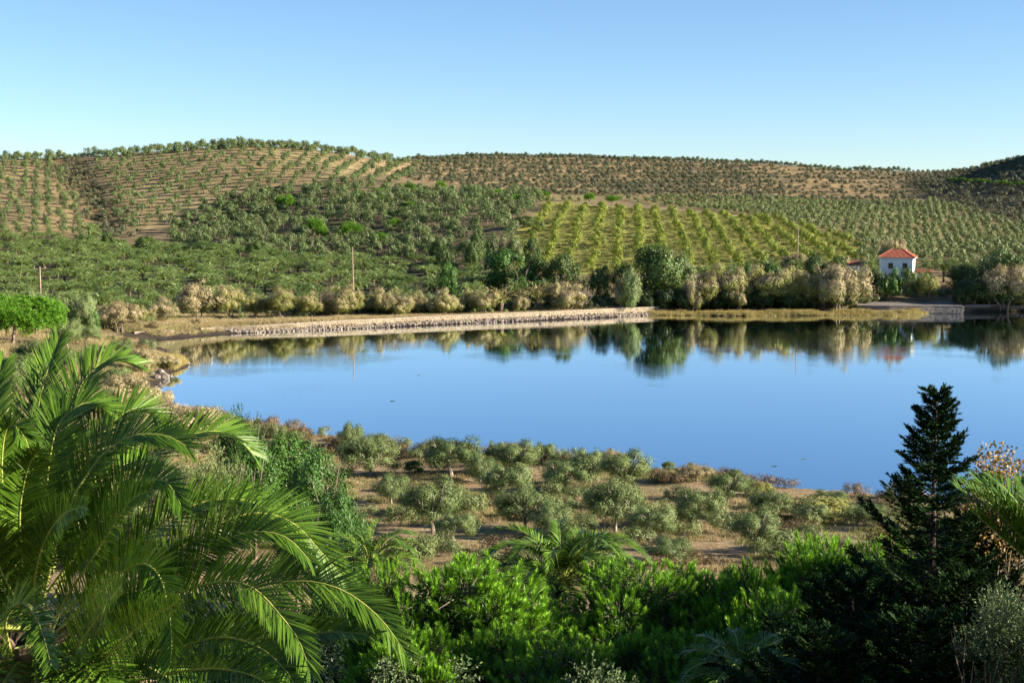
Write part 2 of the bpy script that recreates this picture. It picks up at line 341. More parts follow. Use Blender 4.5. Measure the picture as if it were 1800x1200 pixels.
near = (1 - sstep(180, 260, GY)); paint(near * 0.9, (0.50, 0.38, 0.24)); paint(near * sstep(-0.05, 0.35, n2) * 0.55, (0.27, 0.25, 0.12)); paint(near * sstep(0.15, 0.6, vnoise(GX, GY, 6, 31)) * 0.45, (0.28, 0.18, 0.10))
lb = sstep(150, 200, GY) * (1 - sstep(330, 360, GY)) * (GX < -40); paint(lb, (0.34, 0.27, 0.14)); paint(lb * sstep(0.0, 0.5, n2) * 0.6, (0.19, 0.19, 0.08))
fs_ = sstep(290, 300, GY) * (1 - sstep(345, 370, GY)) * (GX >= -100); paint(fs_ * 0.8, (0.26, 0.22, 0.11))
mud = ((GZ < 0.55) * (GY > 60)) | ((GX < -44) & (GX > -80) & (GY > 262) & (GY < 302) & (GZ < 1.12)); paint(mud * 1.0, (0.085, 0.068, 0.055)); paint((GZ < 0.22) * (GY > 60) * 1.0, (0.045, 0.036, 0.032))
C *= (1 + 0.10 * n3 + 0.10 * n2)[..., None]; C = np.clip(C * 0.80, 0.01, 0.8)
nr, nc = GX.shape
idx = np.arange(nr * nc).reshape(nr, nc)
fq = np.stack([idx[:-1, :-1], idx[:-1, 1:], idx[1:, 1:], idx[1:, :-1]], -1).reshape(-1, 4)
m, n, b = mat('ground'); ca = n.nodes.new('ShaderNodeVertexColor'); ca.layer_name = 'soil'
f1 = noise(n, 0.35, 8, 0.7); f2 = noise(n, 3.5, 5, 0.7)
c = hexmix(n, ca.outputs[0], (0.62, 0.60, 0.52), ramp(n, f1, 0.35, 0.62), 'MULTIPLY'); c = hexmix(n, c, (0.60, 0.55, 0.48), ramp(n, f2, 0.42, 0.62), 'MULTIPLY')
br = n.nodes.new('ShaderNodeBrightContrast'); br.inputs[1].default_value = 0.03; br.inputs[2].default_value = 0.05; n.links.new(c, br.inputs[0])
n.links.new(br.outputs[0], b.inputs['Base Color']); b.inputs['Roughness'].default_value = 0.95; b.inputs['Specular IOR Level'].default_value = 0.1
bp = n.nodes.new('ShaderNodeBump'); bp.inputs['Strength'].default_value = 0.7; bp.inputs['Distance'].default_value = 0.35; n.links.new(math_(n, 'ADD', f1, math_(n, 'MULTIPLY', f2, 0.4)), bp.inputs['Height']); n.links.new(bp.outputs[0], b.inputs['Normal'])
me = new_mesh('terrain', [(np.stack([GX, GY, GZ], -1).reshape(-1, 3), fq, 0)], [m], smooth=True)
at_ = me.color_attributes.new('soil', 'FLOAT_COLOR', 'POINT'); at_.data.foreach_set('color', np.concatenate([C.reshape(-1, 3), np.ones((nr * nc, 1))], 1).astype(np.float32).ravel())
link('terrain', me, kind='structure', label='rolling hillside ground from the near slope round the lagoon to the far ridge')
# plain beyond the ridges, out to the horizon
link('distant_ground', new_mesh('distant_ground', [([[-9000, -300, -12], [9000, -300, -12], [9000, 8500, -12], [-9000, 8500, -12]], [[0, 1, 2, 3]], 0)], [m]), kind='structure', label='low ground beyond the ridges reaching the horizon')
# ------------------------------------------------------------------ the lagoon
m, n, b = mat('water'); tc = n.nodes.new('ShaderNodeTexCoord'); mp = n.nodes.new('ShaderNodeMapping'); mp.inputs['Scale'].default_value = (0.35, 1.3, 1); n.links.new(tc.outputs['Object'], mp.inputs[0])
gw = n.nodes.new('ShaderNodeBsdfGlossy'); gw.inputs['Roughness'].default_value = 0.03; fr_ = n.nodes.new('ShaderNodeFresnel'); fr_.inputs[0].default_value = 1.33
n.links.new(hexmix(n, (0.58, 0.69, 0.76), (0.90, 0.94, 0.97), ramp(n, fr_.outputs[0], 0.30, 0.62)), gw.inputs['Color']); n.links.new(gw.outputs[0], n.nodes['Material Output'].inputs[0])
w1 = noise(n, 1.3, 3, 0.6, vec=mp.outputs[0]); w2 = noise(n, 0.05, 2, 0.5, vec=tc.outputs['Object'])
bp = n.nodes.new('ShaderNodeBump'); bp.inputs['Distance'].default_value = 0.02; n.links.new(w1, bp.inputs['Height'])
n.links.new(math_(n, 'ADD', 0.10, math_(n, 'MULTIPLY', ramp(n, w2, 0.48, 0.62), 0.35)), bp.inputs['Strength']); n.links.new(bp.outputs[0], gw.inputs['Normal'])
link('lagoon_water', new_mesh('lagoon_water', [([[-150, 70, 0], [420, 70, 0], [420, 375, 0], [-150, 375, 0]], [[0, 1, 2, 3]], 0)], [m]), kind='structure', label='calm blue lagoon water mirroring the far bank')
# ================================================================== plant builders
def merge(chunks_list):
    out = []
    for c in chunks_list: out += c
    return out
def trunk_chunks(r, h, rad, spread, n_limb=4, base=(0, 0), lean=0.12, limb_h=0.45, m=0):
    """a tapered trunk that forks into limbs reaching into the crown"""
    ch = []; bx, by = base; k = h * limb_h
    top = np.array([bx + r.normal() * lean * h, by + r.normal() * lean * h, k])
    p = np.array([[bx, by, -0.25], [bx + (top[0] - bx) * .3, by + (top[1] - by) * .2, k * .45], top])
    ch.append((*tube(p, [rad * 1.25, rad * .85, rad * .7], 6), m))
    for i in range(n_limb):
        a = 2 * pi * (i + r.random() * .6) / n_limb; s = spread * (0.5 + .4 * r.random()); e = np.array([top[0] + cos(a) * s, top[1] + sin(a) * s, h * (0.72 + .2 * r.random())])
        mid = (top + e) / 2 + np.array([cos(a), sin(a), 0]) * s * .15
        ch.append((*tube(np.array([top, mid, e]), [rad * .55, rad * .36, rad * .1], 5), m))
        for j in range(2):
            b = a + r.normal() * .9; e2 = mid + np.array([cos(b) * s * .5, sin(b) * s * .5, h * .22])
            ch.append((*tube(np.array([mid, (mid + e2) / 2 + [0, 0, .04 * h], e2]), [rad * .3, rad * .2, rad * .06], 4), m))
    return ch
def crown_chunks(r, h, w, z0, nl, lobes, lr, L, Wd, m=1, flat=1.0, up=0.3, low=-0.5, tipm=None, tipfrac=0.0, out=0.6, shell=0.4, fill=0.8):
    """leaves spread in clumps through a crown of width w between z0 and h"""
    cz = (h + z0) / 2; rz = (h - z0) / 2; C_, R_ = lobes_on(lobes, 0, cz, w / 2, rz, lr, r, low, fill)
    P, d = crown_pts(C_, R_, nl, r, shell, flat)
    co = unit((P - [0, 0, cz]) / [w / 2, w / 2, max(rz, .2)]); Nn = unit(d * .75 + co * .55 + rdir(nl, r) * 0.42)
    A = rdir(nl, r) + [0, 0, up]; A = unit(A - Nn * (A * Nn).sum(1)[:, None] * .9)
    Ls = L * (0.7 + .6 * r.random(nl)); Ws = Wd * (0.7 + .6 * r.random(nl))
    if tipm is None:
        return [(*cards(P, A, Nn, Ls, Ws), m)]
    top = (d[:, 2] * .75 + (P[:, 2] - cz) / rz * .35 + 0.35 * d[:, 0] + r.normal(size=nl) * .22) > (1 - 2 * tipfrac) * .6
    o = []
    for mask, mm in ((~top, m), (top, tipm)):
        if mask.any(): o.append((*cards(P[mask], A[mask], Nn[mask], Ls[mask], Ws[mask]), mm))
    return o
def resample(P, n):
    P = np.asarray(P, float); m = len(P)
    Q = np.vstack([2 * P[0] - P[1], P, 2 * P[-1] - P[-2]]); out = []
    for i in range(1, m):
        for t in np.linspace(0, 1, 14, endpoint=False):
            a, b_, c_, d_ = Q[i - 1], Q[i], Q[i + 1], Q[i + 2]
            out.append(0.5 * ((2 * b_) + (-a + c_) * t + (2 * a - 5 * b_ + 4 * c_ - d_) * t * t + (-a + 3 * b_ - 3 * c_ + d_) * t ** 3))
    out.append(P[-1]); out = np.array(out)
    s = np.concatenate([[0], np.cumsum(np.linalg.norm(np.diff(out, axis=0), axis=1))]); q = np.linspace(0, s[-1], n)
    return np.stack([np.interp(q, s, out[:, k]) for k in range(3)], 1), s[-1]
def frond_chunks(path, r, nl=80, L=0.6, wd=0.026, facing=None, rad=0.028, start=0.14, lift=0.45, droop=0.16, simple=False):
    """one pinnate palm leaf: (rachis chunk, leaflet chunks)"""
    P, ln = resample(path, 26); T = unit(np.gradient(P, axis=0))
    up = np.array([0, 0, 1.0]) if facing is None else unit(np.asarray(facing, float)); N = up - T * (T @ up)[:, None]; N = unit(N)
    rk = tube(P, np.linspace(rad, rad * .22, 26), 4 if simple else 6)
    s = np.repeat(np.linspace(start, 1.0, nl), 2) + r.normal(size=nl * 2) * .25 / nl; s = np.clip(s, 0, 1); side = np.tile([1.0, -1.0], nl)
    f = s * 25; i = np.clip(f.astype(int), 0, 24); a = (f - i)[:, None]
    B = P[i] * (1 - a) + P[i + 1] * a; t = unit(T[i] * (1 - a) + T[i + 1] * a); nn = unit(N[i] * (1 - a) + N[i + 1] * a); bb = np.cross(t, nn)
    ang = np.radians(66 - 42 * s ** 1.3 + r.normal(size=len(s)) * 4); el = lift * (1 + r.normal(size=len(s)) * .3)
    d = unit(t * np.cos(ang)[:, None] + np.sin(ang)[:, None] * (bb * (side * np.cos(el))[:, None] + nn * np.sin(el)[:, None]))
    prof = np.interp(s, [0, .14, .3, .6, .85, 1], [.3, .5, .92, 1, .72, .45]); l = (L * prof * (0.9 + .2 * r.random(len(s))))[:, None]
    Wv = unit(np.cross(d, unit(nn + t * .4 + rdir(len(s), r) * .25)))
    g = np.array([0, 0, -1.0]); w = wd * (0.85 + .3 * r.random(len(s)))[:, None]
    if simple:
        V = np.stack([B, B + d * l * .45 + Wv * w * .5, B + d * l + g * droop * l, B + d * l * .45 - Wv * w * .5], 1).reshape(-1, 3)
        return (rk[0], rk[1]), [(V, np.arange(len(V)).reshape(-1, 4))]
    p1 = B + d * l * .35 + g * droop * l * .08; p2 = B + d * l * .7 + g * droop * l * .4; p3 = B + d * l + g * droop * l
    V = np.stack([B - Wv * w * .25, B + Wv * w * .25, p1 - Wv * w * .5, p1 + Wv * w * .5, p2 - Wv * w * .36, p2 + Wv * w * .36, p3], 1).reshape(-1, 3)
    o = np.arange(len(s))[:, None] * 7
    return (rk[0], rk[1]), [(V, np.concatenate([o + [0, 1, 3, 2], o + [2, 3, 5, 4]])), (V, o + [4, 5, 6])]
def frond_path(az, el0, L, drop, n=9, base=(0, 0, 0), twist=0.0):
    P = [np.array(base, float)]; st = L / (n - 1)
    for i in range(n - 1):
        s = (i + .5) / (n - 1); el = el0 - (el0 + drop) * s ** 1.35; a = az + twist * s
        P.append(P[-1] + st * np.array([cos(el) * cos(a), cos(el) * sin(a), sin(el)]))
    return np.array(P)
def palm_mesh(r, name, nf=34, L=2.6, nl=11, ll=0.62, wd=0.11, th=2.4, tr=0.3, leaf=None, mats=None):
    ch = []
    ch.append((*tube([[0, 0, -.5], [0.02, 0, th * .5], [0, 0, th]], [tr, tr * .85, tr * 1.25], 8), 0))
    for k in range(nf):
        u = (k + .5) / nf; az = k * 2.399963 + r.normal() * .15; el = radians(88 - 52 * u + r.normal() * 6)
        pa = frond_path(az, el, L * (0.8 + .3 * r.random()), radians(8 + 34 * u), base=(cos(az) * .12, sin(az) * .12, th), twist=r.normal() * .15)
        rk, lf = frond_chunks(pa, r, nl, ll, wd, rad=.03, simple=True, start=.1)
        ch.append((*rk, 2)); ch += [(v, f, 1) for v, f in lf]
    return new_mesh(name, ch, mats)
def scatter(name, P, rz, sc, idx, sources, label, kind='stuff'):
    """one object that carries many small plants: points with the plants' meshes instanced on them"""
    me = bpy.data.meshes.new(name); P = np.asarray(P, np.float32); n_ = len(P)
    me.vertices.add(n_); me.vertices.foreach_set('co', P.ravel())
    for nm, arr, tp in (('rz', rz, 'FLOAT'), ('sc', sc, 'FLOAT'), ('kd', idx, 'INT')):
        a = me.attributes.new(nm, tp, 'POINT'); a.data.foreach_set('value', np.asarray(arr, np.float32 if tp == 'FLOAT' else np.int32))
    o = bpy.data.objects.new(name, me); COL.objects.link(o); o['kind'] = kind; o['label'] = label
    ng_ = bpy.data.node_groups.new(name + '_nodes', 'GeometryNodeTree'); ng_.interface.new_socket('Geometry', in_out='INPUT', socket_type='NodeSocketGeometry'); ng_.interface.new_socket('Geometry', in_out='OUTPUT', socket_type='NodeSocketGeometry')
    N_ = ng_.nodes; Lk = ng_.links; gi = N_.new('NodeGroupInput'); go = N_.new('NodeGroupOutput'); jn = N_.new('GeometryNodeJoinGeometry')
    def attr(nm, tp):
        x = N_.new('GeometryNodeInputNamedAttribute'); x.data_type = tp; x.inputs[0].default_value = nm; return x.outputs['Attribute']
    ark, asc, akd = attr('rz', 'FLOAT'), attr('sc', 'FLOAT'), attr('kd', 'INT')
    cx = N_.new('ShaderNodeCombineXYZ'); Lk.new(ark, cx.inputs[2])
    for k, src in enumerate(sources):
        cmp_ = N_.new('FunctionNodeCompare'); cmp_.data_type = 'INT'; cmp_.operation = 'EQUAL'; Lk.new(akd, cmp_.inputs[2]); cmp_.inputs[3].default_value = k
        ip = N_.new('GeometryNodeInstanceOnPoints'); Lk.new(gi.outputs[0], ip.inputs['Points']); Lk.new(cmp_.outputs[0], ip.inputs['Selection'])
        oi = N_.new('GeometryNodeObjectInfo'); oi.inputs['Object'].default_value = src; oi.inputs['As Instance'].default_value = True; oi.transform_space = 'ORIGINAL'
        Lk.new(oi.outputs['Geometry'], ip.inputs['Instance']); Lk.new(cx.outputs[0], ip.inputs['Rotation']); Lk.new(asc, ip.inputs['Scale']); Lk.new(ip.outputs[0], jn.inputs[0])
    Lk.new(jn.outputs[0], go.inputs[0])
    md = o.modifiers.new('scatter', 'NODES'); md.node_group = ng_
    return o
# ------------------------------------------------------------------ mesh variants for repeated far plants
def R_(s): return np.random.default_rng(s)
def far_tree(name, seed, h=4.2, w=4.4, z0=0.7, nl=520, lobes=16, lr=.85, L=.5, Wd=.26, mats=None, rad=.16, **kw):
    r = R_(seed); ch = trunk_chunks(r, h, rad, w * .35, 3); ch += crown_chunks(r, h, w, z0, nl, lobes, lr, L, Wd, **kw)
    return new_mesh(name, ch, mats)
V_olive = [far_tree('hill_olive', 10 + i, mats=[M_bark, M_oliveFar], h=4.5 + .35 * i, w=4.3 + .3 * (i % 3), z0=.4, nl=640, L=.42, Wd=.22) for i in range(5)]
V_young = [far_tree('young_olive', 20 + i, mats=[M_bark, M_oliveYoung], h=2.2, w=2.5, z0=.15, nl=240, lobes=10, lr=.55, L=.4, Wd=.22, rad=.07) for i in range(3)]
V_terr = [far_tree('terrace_scrub', 30 + i, mats=[M_bark, M_terr], h=2.2, w=3.0, z0=0, nl=230, lobes=10, lr=.65, L=.42, Wd=.26, rad=.06) for i in range(4)]
V_heath = [far_tree('heath', 40 + i, mats=[M_bark, M_heath], h=.9, w=2.4, z0=-.1, nl=1500, lobes=16, lr=.3, L=.11, Wd=.035, rad=.03) for i in range(4)]
V_scrub = [far_tree('green_scrub', 45 + i, mats=[M_bark, M_oliveYoung], h=1.5, w=2.6, z0=-.1, nl=1500, lobes=16, lr=.42, L=.13, Wd=.06, rad=.03) for i in range(3)]
V_orch = [far_tree('orchard', 50 + i, mats=[M_bark, M_orch], h=2.4, w=3.0, z0=.1, nl=520, lobes=12, lr=.7, L=.3, Wd=.19, rad=.08) for i in range(4)]
V_ridge = [far_tree('ridge', 60 + i, mats=[M_bark, M_oliveFar], h=4.8, w=5.6, z0=-.2, nl=520, lobes=14, lr=1.0, L=.6, Wd=.36) for i in range(3)]
V_broad = [far_tree('broadleaf', 70 + i, mats=[M_bark, M_broad], h=6.0, w=6.4, z0=.3, nl=2600, lobes=26, lr=1.05, L=.34, Wd=.2, rad=.2) for i in range(4)]
V_tam = []
for i in range(6):
    r = R_(80 + i); h, w = 6.4, 6.0; ch = []
    for k in range(3): ch += trunk_chunks(r, h * .9, .11, w * .33, 4, base=(r.normal() * .35, r.normal() * .35), lean=.12, limb_h=.25)
    ch += crown_chunks(r, h, w, 1.0 if i % 2 else 1.7, 5200, 42, .85, .26, .085, up=.5, tipm=2, tipfrac=[.55, .25, .75, .4, .3, .6][i], shell=.5)
    V_tam.append(new_mesh('tamarisk', ch, [M_bark, M_tamG, M_tamB]))
def umb_mesh(seed, h=6.0, w=7.0, n=380, per=16, z0=None, nlen=.34, nw=.07, name='umbrella_pine_whole', mats=None, lobes=30, lr=.9):
    r = R_(seed); ch = trunk_chunks(r, h * .95, .22, w * .36, 6, limb_h=.4, lean=.03); z0 = h * .42 if z0 is None else z0
    C_, Rr = lobes_on(lobes, 0, (h + z0) / 2, w / 2, (h - z0) / 2, lr, r, -.35, .9); P, d = crown_pts(C_, Rr, n, r, .3)
    d = unit(d + [0, 0, .6]); P = np.repeat(P, per, 0); A = unit(np.repeat(d, per, 0) + rdir(len(P), r) * .75)
    ch.append((*needles(P, A, nlen * (.7 + .6 * r.random(len(P))), nw), 1))
    return new_mesh(name, ch, mats or [M_bark, M_pineFar])
V_umb = [umb_mesh(90 + i) for i in range(3)]
V_palm = [palm_mesh(R_(100 + i), 'plain_palm', 30 + 3 * i, 2.8 + .12 * i, 14, .60, .12, .9 + .2 * i, .28, mats=[M_palmBark, M_palmFar, M_rachis]) for i in range(5)]
def tuft_mesh(seed, n, h, spread, w, m):
    r = R_(seed); P = np.stack([r.normal(size=n) * spread, r.normal(size=n) * spread, np.full(n, -.03)], 1); A = unit(np.stack([r.normal(size=n) * .4, r.normal(size=n) * .4, np.ones(n)], 1))
    return new_mesh('grass_tuft_blades', [(*needles(P, A, h * (.5 + .7 * r.random(n)), w), 0)], [m])
V_tuft = [tuft_mesh(120 + i, 60, .42, .22, .03, M_grass) for i in range(3)] + [tuft_mesh(124 + i, 60, .3, .25, .03, M_grassG) for i in range(2)]
V_reed = [tuft_mesh(130 + i, 90, 1.0, .45, .05, M_reed) for i in range(3)]
V_weed = [tuft_mesh(134 + i, 90, .8, .5, .05, M_grassG) for i in range(2)]
def spread_src(variants, kindname, **kw): return [None] * len(variants)
def put(name, me, x, y, sc=1.0, rz=None, dz=-.05, **kw):
    z = float(H(x, y)) + dz
    return link(name, me, loc=(x, y, z), rz=random.random() * 6.28 if rz is None else rz, sc=sc, **kw)
def grid_pts(x0, x1, y0, y1, sx, sy, jit, ang=0.0, seed=0):
    r = R_(seed); gx, gy = np.meshgrid(np.arange(x0, x1, sx), np.arange(y0, y1, sy)); gx = gx.ravel(); gy = gy.ravel(); mx, my = (x0 + x1) / 2, (y0 + y1) / 2
    c, s = cos(ang), sin(ang); X = mx + (gx - mx) * c - (gy - my) * s + r.normal(size=gx.shape) * jit; Y = my + (gx - mx) * s + (gy - my) * c + r.normal(size=gx.shape) * jit
    return X, Y
def keep(X, Y, poly=None, ymin=0, ymax=9e9, extra=None):
    z = H(X, Y); u, v = project(X, Y, z); k = (Y > ymin) & (Y < ymax)
    if poly is not None: k &= in_poly(u, v, poly)
    if extra is not None: k &= extra(X, Y, u, v)
    return X[k], Y[k], z[k]
def size_word(q, a='small', b='middling', c='large'): return a if q < .33 else (b if q < .67 else c)
def labeller(fmt, usteps, vsteps):
    def f(x, y, z, q, k):
        u, v = project(x, y, z); a = next(w_ for lim, w_ in usteps if u < lim); b_ = next(w_ for lim, w_ in vsteps if v < lim)
        return fmt.format(size=size_word(q), side=a, height=b_)
    return f
SPOTS = []      # src objects for scattered masses
def populate(name, kind_name, X, Y, Z, variants, smin, smax, n_ind, label, category, group, stuff_name, stuff_label, seed=0, near_first=True):
    """the nearest n_ind as objects of their own, the rest as one mass"""
    r = R_(seed); n_ = len(X)
    if n_ == 0: return []
    o_ = np.argsort(Y + r.normal(size=n_) * 2); X, Y, Z = X[o_], Y[o_], Z[o_]; sc = smin + (smax - smin) * r.random(n_); rz = r.random(n_) * 6.28; kd = r.integers(0, len(variants), n_)
    objs = []
    for i in range(min(n_ind, n_)):
        lab_ = label if not callable(label) else label(X[i], Y[i], Z[i], (sc[i] - smin) / (smax - smin), kd[i])
        objs.append(link(name, variants[kd[i]], loc=(X[i], Y[i], Z[i] - .1), rz=rz[i], sc=(sc[i], sc[i], sc[i] * (.88 + .24 * r.random())), label=lab_, category=category, group=group))
    if n_ > n_ind:
        srcs = [VS(me) for me in variants]
        P = np.stack([X, Y, Z - .1], 1)[n_ind:]
        scatter(stuff_name, P, rz[n_ind:], sc[n_ind:], kd[n_ind:], srcs, stuff_label)
    return objs
_vs = {}
def VS(me):
    """an object that carries the mesh, for the scatter nodes to read; it is one of the placed plants"""
    for o in bpy.data.objects:
        if o.data == me: return o
    raise RuntimeError('no placed plant uses ' + me.name)
# ================================================================== trees with trunk and crown as parts
def split(name, ch, mats):
    t = new_mesh(name + '_trunk', [c for c in ch if c[2] == 0], [mats[0]])
    c = new_mesh(name + '_crown', [(v, f, m - 1) for v, f, m in ch if m > 0], mats[1:])
    return t, c
def thing(name, label, cat, loc, rz=0.0, sc=1.0, group=None):
    o = link(name, None, loc=loc, rz=rz, sc=sc, label=label, category=cat)
    if group: o['group'] = group
    return o
def plant(name, pair, u, D, wpx, vtop, label, cat, group=None, mw=1.0, mh=1.0, rz=None, vbase=None, hmin=0.0):
    """a tree at pixel column u and depth D, as wide and as tall as the photograph shows it; pair = (trunk, crown) meshes"""
    p = at(u, vtop, D); x = p[0]; z = float(H(x, D)) - .05; h = max(p[2] - z, hmin); s = wpx / F * D / mw
    t = thing(name, label, cat, (x, D, z), rz=(random.random() * 6.28 if rz is None else rz), sc=(s, s, h / mh), group=group)
    link('trunk', pair[0], parent=t); link('crown', pair[1], parent=t)
    return t
def olive_pair(seed, h=4.4, w=5.0, z0=1.0, nl=14000):
    r = R_(seed); ch = trunk_chunks(r, h, .15, w * .38, 5, limb_h=.32, lean=.08); ch += crown_chunks(r, h, w, z0, nl, 46, .62, .17, .06, m=1, up=.35, shell=.55, low=-.75, fill=.9)
    return split('olive', ch, [M_oliveBark, M_olive])
P_olive = [olive_pair(200 + i, 4.2 + .2 * i, 5.0, [.7, .5, .8, .2, .5][i]) for i in range(5)]
def tam_pair(seed, i):
    r = R_(seed); h, w = 6.4, 6.0; ch = []
    for k in range(3): ch += trunk_chunks(r, h * .9, .11, w * .33, 4, base=(r.normal() * .35, r.normal() * .35), lean=.12, limb_h=.25)
    for j in range(6):
        a = j * 1.05 + r.normal() * .3; q = .9 + 1.5 * r.random() if j else 0; hh = h * (1.0 if j == 0 else .55 + .36 * r.random()); ww = w * (.68 if j == 0 else .42 + .24 * r.random())
        sub = crown_chunks(r, hh, ww, (0.1 if i % 2 == 0 else .9) + .5 * r.random(), 2700, 15, .68, .24, .08, up=.5, tipm=2, tipfrac=[.55, .25, .75, .4, .15, .85][i], shell=.6, low=-.8)
        ch += [(v + [cos(a) * q, sin(a) * q, 0], f, m) for v, f, m in sub]
    return split('tamarisk', ch, [M_bark, M_tamG, M_tamB])
P_tam = [tam_pair(210 + i, i) for i in range(6)]
def broad_pair(seed, m, nl=6000, L=.26, Wd=.15, h=6.0, w=6.0, z0=.2, lobes=40, lr=.85):
    r = R_(seed); ch = trunk_chunks(r, h, .18, w * .34, 5); ch += crown_chunks(r, h, w, z0, nl, lobes, lr, L, Wd, up=.3, shell=.5, low=-.8, fill=.9)
    return split('broadleaf', ch, [M_bark, m])
P_broad = [broad_pair(220 + i, M_broad) for i in range(3)]
P_shrubG = [broad_pair(224 + i, M_shrubG) for i in range(2)]
P_greyTree = [broad_pair(227, M_olive), broad_pair(228, M_tamG)]
def umb_pair(seed, h=6.0, w=7.0, n=900, per=18, lob=36, low=.4):
    r = R_(seed); ch = trunk_chunks(r, h * .95, .22, w * .36, 6, limb_h=.4, lean=.03); z0 = h * low
    C_, Rr = lobes_on(lob, 0, (h + z0) / 2, w / 2, (h - z0) / 2, .8, r, -.45, .9); P, d = crown_pts(C_, Rr, n, r, .3)
    d = unit(d + [0, 0, .6]); P = np.repeat(P, per, 0); A = unit(np.repeat(d, per, 0) + rdir(len(P), r) * .75)
    ch.append((*needles(P, A, (.4 * (.7 + .6 * r.random(len(P)))), .09), 1)); return split('umbrella_pine', ch, [M_bark, M_pineFar])
P_umb = [umb_pair(230 + i) for i in range(3)]
P_umbBig = umb_pair(236, 7.0, 12.0, 5200, 16, 150, .12)

# ================================================================== far hillsides
X, Y = grid_pts(-330, 10, 560, 900, 9.3, 8.2, .9, -.03, 1); k = X > np.interp(Y, [560, 700, 850], [-160, -205, -262]) + 10; X1, Y1, Z1 = keep(X[k], Y[k], Z_LEFT, 600, 880)
X, Y = grid_pts(-480, -100, 560, 900, 8.2, 9.2, .8, -.42, 2); k = X < np.interp(Y, [560, 700, 850], [-160, -205, -262]) - 8; X2, Y2, Z2 = keep(X[k], Y[k], [(-300, 230), (-300, 425), (300, 440), (300, 230)], 590, 880)
X, Y = grid_pts(-190, 40, 430, 700, 6.4, 6.6, 1.6, .1, 3); X3, Y3, Z3 = keep(X, Y, Z_MID, 440, 720, lambda x, y, u, v: ~((u > 830) & (R_(4).random(len(x)) < .3)) )
kk = R_(5).random(len(X3)) > .12; X3, Y3, Z3 = X3[kk], Y3[kk], Z3[kk]
populate('olive_tree', 'olive', X3, Y3, Z3, V_olive, .8, 1.4, 240, labeller('{size} grey-green olive of the grove {side}, {height}', [(420, 'left of the evergreens'), (560, 'above the evergreens'), (700, 'behind the power pole'), (800, 'among the low umbrella pines'), (9999, 'next to the orchard')], [(380, 'high on the slope'), (410, 'halfway up'), (435, 'lower down'), (9999, 'by the palm field')]), 'olive tree', 'olive trees of the dense grove below the hill', 'dense_olive_grove', 'rest of the dense grey-green olive grove on the lower hill', 5)
scatter('hillside_olives', np.stack([np.r_[X1, X2], np.r_[Y1, Y2], np.r_[Z1, Z2] - .1], 1), R_(6).random(len(X1) + len(X2)) * 6.28, .72 + .46 * R_(7).random(len(X1) + len(X2)), R_(8).integers(0, 5, len(X1) + len(X2)), [VS(m_) for m_ in V_olive], 'rows of olive trees planted over the bare rounded hill')
# terraces
def terr_keep(x, y, u, v):
    fr = (H(x, y) / 3.4) % 1.0; pr = R_(9).random(len(x)); tan_ = in_poly(u, v, [(1290, 270), (1700, 290), (1640, 350), (1500, 350), (1330, 320)])
    return ((fr > .5) | (pr < .55)) & (~tan_ | (pr < .35))
X, Y = grid_pts(-80, 330, 650, 1060, 4.3, 4.2, 1.0, 0, 10); X, Y, Z = keep(X, Y, Z_TERR, 655, 1060, terr_keep)
populate('terrace_bush', '', X, Y, Z, V_terr, .55, 1.35, 170, labeller('{size} dark terrace bush {side}, {height}', [(850, 'above the grove'), (1050, 'above the left end of the orchard'), (1250, 'above the orchard crest'), (1450, 'above the right end of the orchard'), (9999, 'below the shaded hill')], [(338, 'upper line'), (9999, 'lower line')]), 'bush', 'bushes on the terraced hill', 'terrace_bushes', 'dark bushes dotted along the terraces of the far hill', 11)
X, Y = grid_pts(200, 620, 560, 1000, 6.0, 5.5, 1.4, .3, 12); X, Y, Z = keep(X, Y, Z_DARKR, 600, 1000)
scatter('shaded_hill_scrub', np.stack([X, Y, Z - .1], 1), R_(13).random(len(X)) * 6.28, .6 + .8 * R_(14).random(len(X)), R_(15).integers(0, 4, len(X)), [VS(m_) for m_ in V_terr], 'scrub on the shaded hillside')
X, Y = grid_pts(-10, 420, 390, 800, 5.0, 5.2, .6, .5, 16); X, Y, Z = keep(X, Y, Z_SLOPE, 396, 800, lambda x, y, u, v: (np.hypot(x - 103, y - 384) > 9) & (np.hypot(x - 112, y - 376) > 7) & (np.hypot(x - 95, y - 388) > 7)); kk = R_(17).random(len(X)) > .08; X, Y, Z = X[kk], Y[kk], Z[kk]
populate('young_olive', '', X, Y, Z, V_young, .9, 1.5, 160, labeller('{size} young olive bush {side}, {height}', [(1500, 'between orchard and house'), (1580, 'above the red roof'), (1660, 'above the big drooping palm'), (1740, 'above the grassy mound'), (9999, 'above the right bank trees')], [(455, 'high row'), (475, 'middle row'), (9999, 'lowest row')]), 'bush', 'young olives above the white house', 'young_olive_rows', 'long rows of young olive bushes on the slope', 18)
# golden orchard rows
X, Y = grid_pts(-20, 190, 410, 640, 7.4, 3.7, .5, -.08, 19); X, Y, Z = keep(X, Y, Z_ORCH, 408, 615); kk = R_(20).random(len(X)) > .13; X, Y, Z = X[kk], Y[kk], Z[kk]
X += .6 * vnoise(X, Y, 15, 55)
populate('orchard_tree', '', X, Y, Z, V_orch, .65, 1.35, 290, labeller('{size} orchard tree {side}, {height}', [(1000, 'in the leftmost rows'), (1100, 'in rows behind round dark trees'), (1200, 'in rows behind the tallest dark tree'), (1300, 'in the middle rows'), (1400, 'in the rows left of the thin pole'), (9999, 'in the rows right of the thin pole')], [(410, 'upper part'), (430, 'halfway up'), (450, 'lower part'), (9999, 'at the foot')]), 'orchard tree', 'orchard trees in yellow-green rows', 'orchard_rows', 'upper part of the yellow-green orchard rows', 21)
